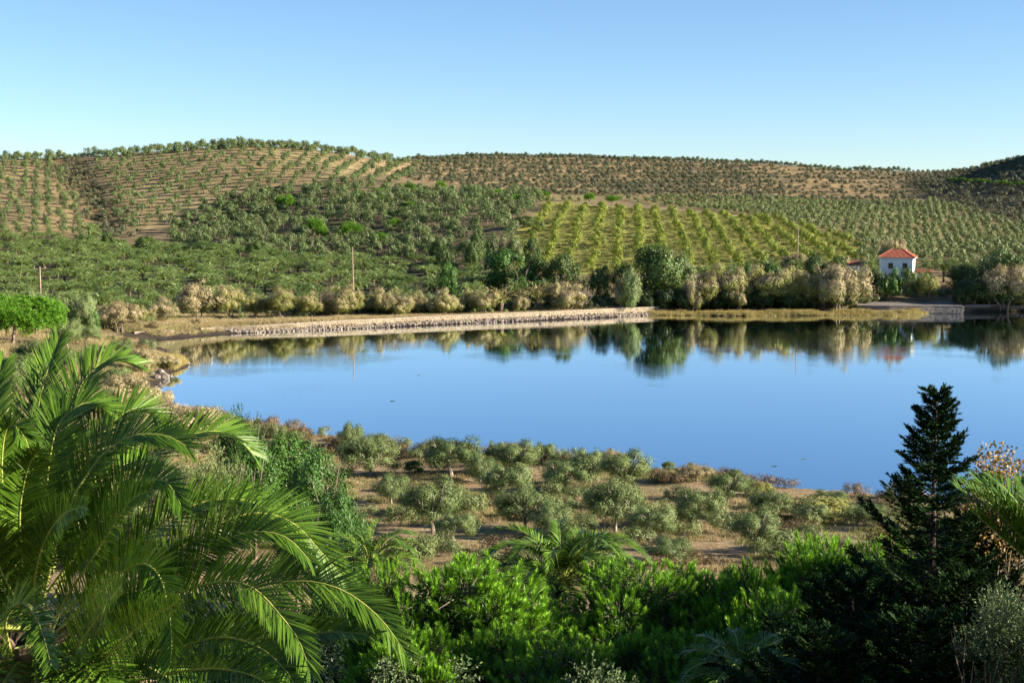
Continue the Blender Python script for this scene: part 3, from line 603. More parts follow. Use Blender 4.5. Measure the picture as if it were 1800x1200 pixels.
# weeds between the orchard rows
X, Y = grid_pts(-30, 190, 405, 620, 2.2, 2.6, .8, 0, 22); X, Y, Z = keep(X, Y, Z_ORCH, 405, 620)
gy = 600 + 250 * R_(61).random(420); gx = np.interp(gy, [600, 680, 760, 840], [-172, -196, -228, -262]) + R_(62).normal(size=420) * 8
scatter('gully_scrub', np.stack([gx, gy, H(gx, gy) - .1], 1), gx * 3, .4 + .8 * R_(63).random(420), R_(64).integers(0, 4, 420), [VS(m_) for m_ in V_terr], 'brown scrub in the dry gully between the two olive slopes')
g0 = link('orchard_grass_clump', V_weed[0], loc=(*at(1000, 470, 425)[:1], 425, H(at(1000, 470, 425)[0], 425)), label='clump of yellow-green grass at the foot of the orchard', category='grass clump'); g1 = link('orchard_grass_clump', V_weed[1], loc=(at(1200, 470, 428)[0], 428, H(at(1200, 470, 428)[0], 428)), label='clump of yellow-green grass under the middle orchard rows', category='grass clump')
scatter('orchard_grass', np.stack([X, Y, Z], 1), X * 7, .6 + .7 * R_(23).random(len(X)), R_(24).integers(0, 2, len(X)), [g0, g1], 'yellow-green grass between the orchard rows')
# trees along the ridges
r = R_(25); rd = [(c_, FAR[c_][-1][0]) for c_ in UC]; n_r = 0
for uu in np.arange(-90, 1960, 8.6):
    D0 = np.interp(uu, [a for a, b_ in rd], [b_ for a, b_ in rd]) + r.normal() * 3; x0 = (uu - 900) / F * D0
    if uu < 650 and r.random() < .25: continue
    if 1500 < uu < 1600 and r.random() < .5: continue
    s_ = (.62 + .3 * r.random()) * (1.0 if uu < 1600 else .62) * (1.15 if 40 < uu < 200 else 1)
    which = 'on the rounded left hill' if uu < 640 else ('along the long flat ridge' if uu < 1600 else 'on the rim of the shaded hill')
    y0 = D0 + (5 if uu > 640 else -5)
    put('ridge_tree', V_ridge[int(r.integers(3))], x0, y0, s_, label='small dark tree on the skyline ' + which, category='tree', group='skyline trees ' + which, dz=-.8); n_r += 1
# bright umbrella pines on the far slopes
UMB = [(500, 343, 642, 40), (553, 384, 560, 34), (566, 398, 552, 26), (615, 391, 545, 40), (635, 338, 640, 28), (665, 331, 650, 26), (678, 346, 632, 28), (720, 362, 610, 28), (690, 388, 560, 34), (670, 408, 520, 38), (722, 322, 668, 20),
       (776, 318, 690, 22), (833, 327, 660, 30), (875, 340, 640, 38), (950, 337, 640, 32), (1036, 339, 650, 20), (1076, 343, 630, 30), (908, 356, 615, 24)]
UL = ['large solitary umbrella pine above the dense olive grove', 'bright umbrella pine, upper of a pair in the olive grove', 'small umbrella pine touching a bigger one in the olive grove', 'broad umbrella pine among olives left of the power pole',
      'small umbrella pine, left of three high in the grove', 'small umbrella pine, right of three high in the grove', 'umbrella pine just below two others high in the grove', 'flat umbrella pine in a tan clearing', 'round umbrella pine on a bare patch behind the power pole', 'lowest umbrella pine behind the power pole',
      'pale umbrella pine on the crest above the clearing', 'smallest umbrella pine at the foot of the terraces', 'umbrella pine left of the bluish bush below the terraces', 'dense dark umbrella pine above the left end of the orchard', 'umbrella pine on the corner of the orchard', 'little umbrella pine on the orchard crest', 'umbrella pine crowning the middle of the orchard crest', 'low umbrella pine beside the orchard edge']
for (uu, vt, D0, wp), lb_ in zip(UMB, UL):
    plant('umbrella_pine', P_umb[int(r.integers(3))], uu, D0, wp * 1.05, vt, lb_, 'pine tree', 'umbrella pines on the far slopes', 7.4, 6.2, hmin=4.6)
for i, uu in enumerate(range(1668, 1835, 12)):
    p = ground(uu, 321 + i * .9, 600, 1100); sc_ = .5 + .08 * (i * 7 % 3)
    t = thing('umbrella_pine', 'small bright pine in the row crossing the shaded hill', 'pine tree', p, rz=i, sc=(sc_, sc_, sc_ * .9), group='small pines in a row on the shaded hill'); link('trunk', P_umb[i % 3][0], parent=t); link('crown', P_umb[i % 3][1], parent=t)
# ================================================================== palm plain
X, Y = grid_pts(-320, 60, 334, 600, 7.0, 8.8, 2.0, 0, 26); X, Y, Z = keep(X, Y, [(a, b + (14 if b > 500 else 0)) for a, b in Z_PALM], 334, 600, lambda x, y, u, v: lake_sd(x, y) > 30)
o_ = np.argsort(Y); X, Y, Z = X[o_], Y[o_], Z[o_]
populate('date_palm', '', X, Y, Z, V_palm, .9, 1.45, 285, labeller('{size} field palm {side}, {height}', [(100, 'above the wooden pole with a crossarm'), (250, 'behind the mudflat corner'), (400, 'behind the largest left beige tamarisk'), (550, 'left of the power pole'), (700, 'around the power pole'), (850, 'right of the power pole'), (9999, 'at the right end')], [(465, 'far back'), (490, 'middle'), (515, 'near part'), (9999, 'front edge')]), 'palm tree', 'date palms of the palm field', 'palm_field', 'far part of the dense field of date palms', 27)
print('palms', len(X))
# single palms
def single_palm(uu, D0, wp, vtop, lb_, i, name='date_palm', grp=None):
    p = at(uu, vtop, D0); x = p[0]; z = float(H(x, D0)) - .1; sc = wp / F * D0 / 5.6; h = p[2] - z
    kw = dict(label=lb_, category='palm tree')
    if grp: kw['group'] = grp
    link(name, V_palm[i], loc=(x, D0, z), rz=i * 1.3, sc=(sc, sc, h / (.9 + .2 * i + 2.2)), **kw)
single_palm(158, 575, 40, 388, 'solitary tall palm on the bare track left of the dark shrubs', 3)
for uu, D0, wp, vt, lb_, i in [(1530, 372, 40, 444, 'palm rising just left of the white house', 2), (1500, 374, 36, 462, 'dark palm left of the palm beside the white house', 0), (1560, 362, 44, 476, 'palm in front of the left window of the white house', 1), (1628, 370, 40, 470, 'low palm in front of the right corner of the white house', 0), (1660, 384, 56, 452, 'big drooping palm right of the white house', 4),
                               (1700, 380, 56, 455, 'dark palm right of the big drooping one', 3), (1740, 392, 44, 450, 'palm half hidden by the trees on the right bank', 2), (1440, 400, 40, 448, 'palm behind the big beige tamarisk', 1), (1290, 390, 40, 455, 'palm standing over the shaded tamarisks', 0), (1350, 396, 44, 450, 'palm at the foot of the orchard rows by the thin pole', 2), (1240, 392, 36, 462, 'palm behind the gap right of the big poplar', 3),
                               (960, 362, 48, 490, 'palm behind the split tamarisk pair', 4), (905, 366, 46, 486, 'bright palm at the right end of the palm field', 1), (1025, 370, 30, 478, 'small palm at the foot of the orchard', 0), (1400, 398, 38, 452, 'palm just left of the thin pole', 3), (1480, 398, 40, 447, 'palm behind the beige tamarisk on its right', 2)]:
    single_palm(uu, D0, wp, vt, lb_, i)
# ================================================================== trees of the far bank
def tam(uu, D0, wp, vt, i, lb_, cat='tamarisk tree', name='tamarisk'): plant(name, P_tam[i], uu, D0, wp * 1.3, vt - 4, lb_, cat, None, 6.6, 6.6)
TAM = [(210, 283, 62, 519, 5, 'beige tamarisk at the corner of the mudflat'), (246, 288, 26, 536, 3, 'small tamarisk tucked right of the one at the mudflat corner'), (285, 296, 50, 515, 0, 'half beige half green tamarisk with a leaning top'), (345, 312, 80, 484, 2, 'largest beige tamarisk on the left part of the bank'),
       (405, 316, 52, 500, 1, 'olive-tan tamarisk with a thin forked trunk right of the largest beige one'), (447, 320, 38, 512, 4, 'small dull tamarisk between two rounder ones'), (492, 318, 64, 503, 1, 'wide low tamarisk with several grey stems'), (545, 320, 48, 508, 3, 'pinkish thin-crowned tamarisk on the bank'), (590, 324, 64, 487, 0, 'tall golden tamarisk left of the power pole'),
       (632, 328, 26, 508, 1, 'slender tamarisk right beside the power pole'), (657, 330, 26, 506, 3, 'second slender tamarisk right of the power pole'), (692, 329, 62, 497, 0, 'broad golden tamarisk right of the two slender ones'), (737, 334, 34, 508, 4, 'dark twiggy tamarisk right of the broad golden one'), (780, 332, 52, 498, 0, 'lumpy beige and green tamarisk at the middle of the wall'),
       (822, 336, 30, 505, 1, 'small green tamarisk behind the wall weeds'), (850, 334, 46, 504, 3, 'low pinkish tamarisk leaning over the wall'), (918, 340, 30, 504, 0, 'small round tamarisk between two withered palms'), (974, 345, 36, 487, 5, 'beige tamarisk, left half of the split pair'), (1008, 344, 66, 488, 0, 'golden tamarisk, right half of the split pair'),
       (1092, 346, 28, 480, 3, 'narrow pale tamarisk at the right end of the wall'), (1214, 350, 34, 478, 2, 'narrow beige tamarisk in front of the shade'), (1262, 352, 70, 460, 1, 'wide dull tamarisk with a beige top in the shade'), (1300, 349, 30, 500, 3, 'small lit tamarisk at the foot of the shaded ones'), (1330, 354, 86, 463, 1, 'wide flat-topped tamarisk in deep shade'),
       (1395, 355, 76, 462, 4, 'dark tamarisk hugging the big beige one'), (1445, 352, 60, 462, 3, 'grey shaded half of the big tamarisk clump'), (1478, 348, 84, 443, 2, 'big sunlit beige tamarisk on the golden reed bank'), (1576, 398, 50, 404, 2, 'beige tamarisk behind the red roof'), (1395, 402, 44, 438, 5, 'pale pinkish bush at the foot of the orchard by the thin pole'),
       (1775, 356, 84, 448, 5, 'beige tamarisk at the right edge of the far bank'), (1815, 354, 60, 470, 3, 'shaded tamarisk beyond the right edge tree')]
for t_ in TAM: tam(*t_)
BRD = [(1160, 360, 120, 420, P_broad[0], 'tall dark poplar-like tree, the biggest on the far bank'), (1195, 366, 70, 440, P_greyTree[0], 'grey-green shoulder tree right of the tall dark one'), (1055, 362, 56, 462, P_broad[1], 'round dark tree behind the pale double tree'), (1095, 366, 50, 458, P_broad[2], 'second round dark tree before the orchard'),
       (1108, 345, 48, 467, P_greyTree[0], 'silvery small tree standing at the right end of the wall'), (985, 372, 66, 438, P_broad[0], 'very dark round tree at the left foot of the orchard'), (945, 376, 56, 446, P_broad[2], 'dark green tree beside the very dark round one'), (888, 382, 92, 430, P_shrubG[0], 'broad green tree above the palms'), (925, 372, 56, 460, P_shrubG[1], 'bright green tree among the palms'), (785, 372, 44, 456, P_shrubG[0], 'bright green tree at the right end of the palm field'),
       (830, 430, 40, 420, P_broad[1], 'tall dark shrub at the left of the orchard'), (870, 440, 44, 405, P_greyTree[0], 'bluish round tree left of the orchard'), (905, 440, 40, 408, P_greyTree[0], 'second bluish tree beside the orchard'), (935, 430, 34, 412, P_broad[2], 'small dark tree on the orchard edge'), (770, 470, 34, 415, P_broad[0], 'narrow dark tree in the grove'), (720, 480, 30, 428, P_greyTree[0], 'grey tree in the grove near the palm field'), (840, 470, 36, 400, P_broad[1], 'dark tree above the bluish pair'),
       (920, 530, 46, 378, P_broad[2], 'wide dark tree near the upper left orchard corner'), (950, 520, 24, 388, P_greyTree[0], 'bluish shrub at the upper left orchard corner'), (255, 545, 48, 412, P_broad[0], 'dark evergreen clump behind the palm field, left one'), (190, 560, 26, 406, P_broad[1], 'small dark evergreen right of the solitary palm'), (350, 520, 66, 424, P_broad[2], 'wide dark evergreen clump behind the palm field'), (447, 505, 34, 420, P_broad[0], 'pointed dark evergreen behind the palms'), (780, 440, 30, 430, P_broad[2], 'upright dark tree beside the palm field'),
       (1535, 366, 44, 466, P_broad[1], 'dark garden tree below the white house, left one'), (1500, 362, 46, 478, P_broad[0], 'dark garden shrub beside the big beige tamarisk'), (1568, 362, 40, 467, P_shrubG[1], 'light green garden tree under the left window'), (1598, 362, 44, 467, P_broad[2], 'dark garden tree under the right window'), (1632, 361, 46, 480, P_greyTree[1], 'yellow-green round tree at the terrace corner'), (1755, 372, 80, 430, P_greyTree[0], 'tall silvery tree above the beige one on the right bank'),
       (1790, 364, 100, 440, P_broad[1], 'dark tree behind the beige one at the right edge'), (1700, 359, 50, 500, P_broad[2], 'low dark bush at the right of the stone steps'), (1765, 357, 90, 486, P_broad[0], 'dark bush under the beige tree at the right edge'),
       (1715, 368, 50, 462, P_broad[0], 'dark tree at the top of the grassy mound'), (1740, 358, 60, 480, P_broad[1], 'dark shaded tree at the foot of the right bank'), (1690, 374, 60, 462, P_broad[2], 'dark shrub behind the grassy mound'), (1465, 376, 50, 452, P_broad[0], 'dark shrub behind the big beige tamarisk'), (1430, 378, 44, 436, P_broad[1], 'shaded shrub at the lower orchard edge'), (1270, 372, 60, 462, P_broad[2], 'dark evergreen behind the shaded tamarisks'), (1350, 376, 60, 458, P_shrubG[0], 'green shrub at the lower orchard edge'), (1310, 374, 40, 456, P_shrubG[1], 'bright low shrub under the orchard rows')]
for uu, D0, wp, vt, pr_, lb_ in BRD: plant('broadleaf_tree', pr_, uu, D0, wp * 1.05, vt, lb_, 'tree', None, 6.6, 6.2)
# withered palms on the bank
V_dry = [palm_mesh(R_(140), 'withered_palm', 22, 2.6, 10, .5, .1, 1.2, .3, mats=[M_palmBark, M_dry, M_rachis])]
for uu, D0, vt, lb_ in [(880, 338, 500, 'withered brown palm left of the small round tamarisk'), (945, 343, 492, 'withered brown palm right of the small round tamarisk')]:
    p = at(uu, vt, D0); z = float(H(p[0], D0)); link('withered_palm', V_dry[0], loc=(p[0], D0, z), rz=uu, sc=((p[2] - z) / 3.2), label=lb_, category='palm tree')
# undergrowth under the bank trees
X, Y = grid_pts(-110, 200, 338, 372, 2.6, 2.4, .8, 0, 28); X, Y, Z = keep(X, Y, None, 330, 372, lambda x, y, u, v: (lake_sd(x, y) > 13))
scatter('bank_undergrowth', np.stack([X, Y, Z - .1], 1), X * 5, .5 + .5 * R_(29).random(len(X)), R_(30).integers(0, 3, len(X)), [VS(m_) for m_ in V_young], 'low green undergrowth beneath the trees of the far bank')
def thicket(name, x0, x1, y0, y1, step, smin, smax, lb_, seed, cond):
    X, Y = grid_pts(x0, x1, y0, y1, step, step, step * .35, 0, seed); X, Y, Z = keep(X, Y, None, 0, 9e9, cond)
    return scatter(name, np.stack([X, Y, Z - .1], 1), X * 5, smin + (smax - smin) * R_(seed + 1).random(len(X)), R_(seed + 2).integers(0, 4, len(X)), [dk[i % 4] for i in range(4)], lb_)
V_dark = [far_tree('thicket_bush', 440 + i, mats=[M_bark, M_thickShade], h=4.6, w=4.6, z0=0, nl=1800, lobes=20, lr=.95, L=.3, Wd=.18, rad=.1) for i in range(4)]
dk = []
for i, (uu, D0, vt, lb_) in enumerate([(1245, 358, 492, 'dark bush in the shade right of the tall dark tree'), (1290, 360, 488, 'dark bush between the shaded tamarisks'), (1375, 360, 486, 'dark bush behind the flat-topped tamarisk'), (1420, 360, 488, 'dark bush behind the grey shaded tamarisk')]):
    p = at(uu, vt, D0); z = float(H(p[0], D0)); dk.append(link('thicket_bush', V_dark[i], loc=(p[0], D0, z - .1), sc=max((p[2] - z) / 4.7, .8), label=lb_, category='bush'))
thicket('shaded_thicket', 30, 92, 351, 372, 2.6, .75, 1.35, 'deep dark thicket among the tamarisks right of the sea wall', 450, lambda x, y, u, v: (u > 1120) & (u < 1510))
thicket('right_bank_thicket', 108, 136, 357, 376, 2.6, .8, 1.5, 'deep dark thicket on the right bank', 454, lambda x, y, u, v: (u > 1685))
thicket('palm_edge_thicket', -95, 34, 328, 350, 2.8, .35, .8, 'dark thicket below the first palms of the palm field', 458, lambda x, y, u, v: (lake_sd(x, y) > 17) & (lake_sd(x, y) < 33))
# ================================================================== sea wall, riprap, reeds, mudflat details
WL = [(1157, 349.5, 1.8), (1080, 343, 1.8), (1000, 336, 1.8), (900, 328.5, 1.78), (800, 322, 1.75), (700, 315, 1.7), (600, 308, 1.65), (520, 303, 1.5), (450, 299.5, 1.25), (400, 298, 1.05), (380, 297.5, .95)]
wp_ = [np.array([(u - 900) / F / .9956 * D, D, z]) for u, D, z in WL]
wall = thing('sea_wall', 'long low cream stone wall running along the far shore from mudflat to reeds', 'wall', (0, 0, 0))
r = R_(300); chs, cap_ = [], []
for a, b_ in zip(wp_[:-1], wp_[1:]):
    d = b_ - a; L_ = np.hypot(d[0], d[1]); rz = math.atan2(d[1], d[0]); nn_ = int(L_ / .9)
    for j in range(nn_):
        for row in range(3):
            t = (j + .5 + (.5 if row % 2 else 0)) / nn_; 
            if t > 1: continue
            c_ = a + d * t; top = c_[2] - .22; z0 = .35; hh = (top - z0) / 3
            chs.append((*boxm(c_[0] + r.normal() * .02, c_[1] + r.normal() * .03, z0 + hh * (row + .5), .86, .5 + r.random() * .08, hh * .95, rz), int(r.integers(2))))
    m_ = (a + b_) / 2
    ca_, cb_ = a.copy(), b_.copy()
    k_ = max(2, int(L_ / 2.4))
    for j in range(k_):
        c_ = a + d * (j + .5) / k_; cap_.append((*boxm(c_[0], c_[1] + .1, c_[2] - .11, L_ / k_ - .03, .95, .22, rz), 0))
st_ = link('wall_stones', new_mesh('wall_stones', chs, [M_stone, M_cap]), parent=wall, kind='stuff'); link('coping', new_mesh('coping', cap_, [M_cap]), parent=wall, kind='stuff')
# back face fill of the wall
fillc = []
for a, b_ in zip(wp_[:-1], wp_[1:]):
    d = b_ - a; L_ = np.hypot(d[0], d[1]); c_ = (a + b_) / 2; fillc.append((*boxm(c_[0], c_[1] + .12, (c_[2] - .23) / 2 - .3, L_ + .02, .42, c_[2] + .37, math.atan2(d[1], d[0])), 0))
link('wall_core', new_mesh('wall_core', fillc, [M_gstone]), parent=wall)
def rock_mesh(seed, m, s=1.0):
    r = R_(seed); import bmesh
    bm = bmesh.new(); bmesh.ops.create_icosphere(bm, subdivisions=2, radius=.5 * s)
    ax = .7 + .6 * r.random(3); pl = [(rdir(1, r)[0], .28 + .14 * r.random()) for _ in range(9)]
    for v in bm.verts:
        p = np.array(v.co) * ax
        for nrm, dd in pl:
            k = p @ nrm - dd * s
            if k > 0: p = p - nrm * k
        v.co = p + r.normal(size=3) * .012 * s
    me = bpy.data.meshes.new('rock'); bm.to_mesh(me); bm.free(); me.materials.append(m); return me
V_rip = [rock_mesh(310 + i, M_riprap) for i in range(4)] + [rock_mesh(320 + i, M_rock) for i in range(3)]
def near_px(uu, vv): p = ground(uu, vv); return p
for i in range(7):      # loose stones that one can pick out; the rest of the riprap is a mass
    uu = 470 + i * 96; D0 = np.interp(uu, [u for u, _, _ in WL[::-1]], [D for _, D, _ in WL[::-1]]) - 2.0; x = (uu - 900) / F / .9956 * D0
    link('boulder', V_rip[i], loc=(x, D0, float(H(x, D0)) + .15), rz=i, sc=1.0 + .12 * (i % 3), label=['pale boulder at the left start of the riprap', 'pale boulder in the riprap left of the power pole', 'pale boulder in the riprap right of the power pole', 'pale boulder below the middle of the sea wall', 'dark boulder below the round tamarisk', 'dark boulder below the withered palms', 'dark boulder near the right end of the sea wall'][i], category='boulder')
PX = []; r = R_(330)
for k in range(2600):
    t = r.random() * (len(wp_) - 1.001); i = int(t); a = wp_[i] + (wp_[i + 1] - wp_[i]) * (t - i); off = .5 + 3.4 * r.random() * (1 if a[0] > -60 else .5)
    x, y = a[0] + off * .35, a[1] - off * .93
    if float(lake_sd(np.array([x]), np.array([y]))[0]) < -1.0 or y < 240: continue
    PX.append((x, y, max(float(H(x, y)), -.1) + .08, off))
PX = np.array(PX); dark = (PX[:, 3] > 2.2 + r.normal(size=len(PX)) * .7)
scatter('riprap', PX[:, :3], r.random(len(PX)) * 6.28, .3 + .45 * r.random(len(PX)), np.where(dark & (r.random(len(PX)) < .75), r.integers(4, 7, len(PX)), r.integers(0, 4, len(PX))), [VS(m_) for m_ in V_rip], 'loose pale and dark stones heaped at the foot of the sea wall')
# rocks of the left shore
RK = [(246, 607, 1.5), (258, 603, 1.3), (270, 606, 1.2), (243, 612, 1.3), (262, 612, .9), (330, 637, .9), (282, 655, 1.4), (291, 661, 1.7), (276, 664, 1.3), (300, 657, .8), (285, 675, .8), (293, 700, 1.6), (287, 707, 1.3), (298, 706, 1.1), (290, 723, 1.3), (297, 722, .8), (268, 659, .9)]
for i, (uu, vv, s_) in enumerate(RK):
    D0 = 65000 / (vv - 365) * .985; p = at(uu, vv, D0); z = max(float(H(p[0], D0)), -.15)
    where = ['in the dark heap at the mudflat corner', 'topmost in the heap at the mudflat corner', 'at the right of the heap at the mudflat corner', 'at the left of the heap at the mudflat corner', 'lowest in the heap at the mudflat corner', 'off the tip of the grassy spit', 'on the mud below the spit', 'largest on the mud below the spit', 'left of the largest one below the spit', 'at the water edge below the spit', 'standing in the water alone',
             'largest beside the near beige tamarisk', 'in front of the largest beside the near tamarisk', 'right of the largest beside the near tamarisk', 'in the little inlet behind the palm', 'smallest in the little inlet behind the palm', 'furthest up the mud below the spit'][i]
    link('rock', V_rip[4 + i % 3], loc=(p[0], D0, z + .1 * s_), rz=i * 2.1, sc=s_, label='dark shore rock ' + where, category='rock')
# low white kerbs behind the mudflat
for k, (ua, ub, va, vb, dd) in enumerate([(236, 306, 586, 583, 1), (352, 380, 580, 578, 1)]):
    a = ground(ua, va, 200, 420); b_ = ground(ub, vb, 200, 420); d = b_ - a; L_ = np.hypot(d[0], d[1])
    m_ = (a + b_) / 2; link('kerb', new_mesh('kerb', [(*boxm(0, 0, .12, L_, .5, .5), 0)], [M_cap]), loc=(m_[0], m_[1], m_[2]), rz=math.atan2(d[1], d[0]), label=['long low white kerb behind the mudflat', 'short low white kerb beside the sea wall'][k], category='kerb')
# reed bank on the right, golden grass on the spit and behind the mudflat
r0_ = link('reed_clump', V_reed[0], loc=(*(lambda p: (p[0], p[1]))(at(1200, 552, 345)), .1), label='golden reed clump at the left end of the reed bank', category='reed clump')
r1_ = link('reed_clump', V_reed[1], loc=(*(lambda p: (p[0], p[1]))(at(1400, 552, 345)), .1), label='golden reed clump at the middle of the reed bank', category='reed clump')
r2_ = link('reed_clump', V_reed[2], loc=(*(lambda p: (p[0], p[1]))(at(1570, 552, 345)), .1), label='golden reed clump at the right tip of the reed bank', category='reed clump')
X, Y = grid_pts(34, 102, 341, 352, .55, .5, .2, 0, 340); sd_ = lake_sd(X, Y); k = (sd_ > -.6) & (sd_ < 2.6 + 2.0 * vnoise(X, Y, 4, 3)) & (R_(343).random(len(X)) < .8); X, Y = X[k], Y[k]
scatter('reed_bank', np.stack([X, Y, np.maximum(H(X, Y), -.1)], 1), X * 9, .5 + .5 * R_(341).random(len(X)), R_(342).integers(0, 3, len(X)), [r0_, r1_, r2_], 'narrow bank of golden reeds along the right far shore')
gt = []
for i, (uu, vv) in enumerate([(640, 905), (690, 905), (840, 960), (1150, 940), (1420, 930)]):
    p = ground(uu, vv); gt.append(link('grass_tuft', V_tuft[i], loc=p, sc=1.2, label=['dry grass tuft on the bare path left of the olives', 'second dry grass tuft by the path left of the olives', 'dry grass tuft below the trunk of the light olive', 'green grass tuft in the middle of the olive slope', 'green grass tuft at the right end of the olive slope'][i], category='grass tuft'))
def mass(name, n_, x0, x1, y0, y1, srcs, idxs, smin, smax, label, seed, cond=None, clump=None):
    r = R_(seed); X = x0 + (x1 - x0) * r.random(n_); Y = y0 + (y1 - y0) * r.random(n_); s_ = lake_sd(X, Y); k = (s_ > .8) & (np.abs(X) < .5 * Y + 12)
    if clump is not None: k &= (vnoise(X, Y, clump[0], seed) + .5 * vnoise(X, Y, clump[0] / 3, seed + 1)) > clump[1]
    if cond is not None: k &= cond(X, Y, s_)
    X, Y = X[k], Y[k]; r = R_(seed + 5); ids = np.array(idxs)[r.integers(0, len(idxs), len(X))]
    return scatter(name, np.stack([X, Y, H(X, Y) - .02], 1), r.random(len(X)) * 6.28, smin + (smax - smin) * r.random(len(X)), ids, srcs, label)
mass('dry_grass', 60000, -70, 90, 40, 165, gt, [0, 1, 2], .35, 1.1, 'dry grass over the near slope', 350, clump=(7, .12))
mass('green_grass', 26000, -70, 90, 40, 165, gt, [3, 4], .5, 1.5, 'patches of green grass on the near slope', 360, clump=(9, .25))
mass('bank_grass', 42000, -170, -20, 150, 345, gt, [0, 1, 2, 3], .9, 2.4, 'dry grass on the left bank and behind the mudflat', 370, clump=(9, -.3), cond=lambda X, Y, s: s > 3)
mass('shore_grass', 16000, -70, 40, 290, 352, gt, [0, 1, 2, 3], 1.0, 2.4, 'dry grass on top of the sea wall bank', 375, cond=lambda X, Y, s: (s > 6) & (s < 17))
mass('spit_grass', 6000, -58, -40, 226, 262, [r0_, r1_, r2_], [0, 1, 2], .5, .9, 'golden grass covering the little spit', 380, cond=lambda X, Y, s: s > .8)
# low scrub on the near slope and shoreline
hs = []
for i, (uu, vv) in enumerate([(620, 800), (745, 800), (1150, 845), (1180, 850)]):
    p = ground(uu, vv); hs.append(link('heath_bush', V_heath[i], loc=p, sc=1.2, label=['brown heath bush on the shore left of the first olives', 'orange-brown heath bush on the shore left of the wide olive', 'brown heath bush on the shore right of the beige topped olive', 'brown heath bush beside the small lone tree on the shore'][i], category='bush'))
ss = []
for i, (uu, vv) in enumerate([(705, 925), (1120, 965), (1270, 940)]):
    p = ground(uu, vv); ss.append(link('scrub_bush', V_scrub[i], loc=p, label=['low green bush between the path and the slanting trunk', 'low green bush below the upright olive', 'low green bush left of the small round olive'][i], category='bush'))
mass('slope_scrub', 1000, -50, 70, 55, 150, ss, [0, 1, 2], .4, 1.1, 'low green scrub between the olives of the near slope', 388, clump=(8, .0))
mass('shore_heath', 900, -50, 70, 100, 160, hs, [0, 1, 2, 3], .7, 1.6, 'orange-brown heath along the near shore', 390, cond=lambda X, Y, s: s < 9 + 3 * vnoise(X, Y, 8, 2))
mass('slope_heath', 800, -50, 70, 55, 150, hs, [0, 1, 2, 3], .5, 1.3, 'brown scrub on the near slope', 400, clump=(7, .3))
mass('left_bank_scrub', 900, -150, -45, 120, 330, hs + ss, [0, 1, 2, 3, 4, 5, 6], .7, 1.7, 'low scrub on the left bank', 410, clump=(12, .1), cond=lambda X, Y, s: s > 5)
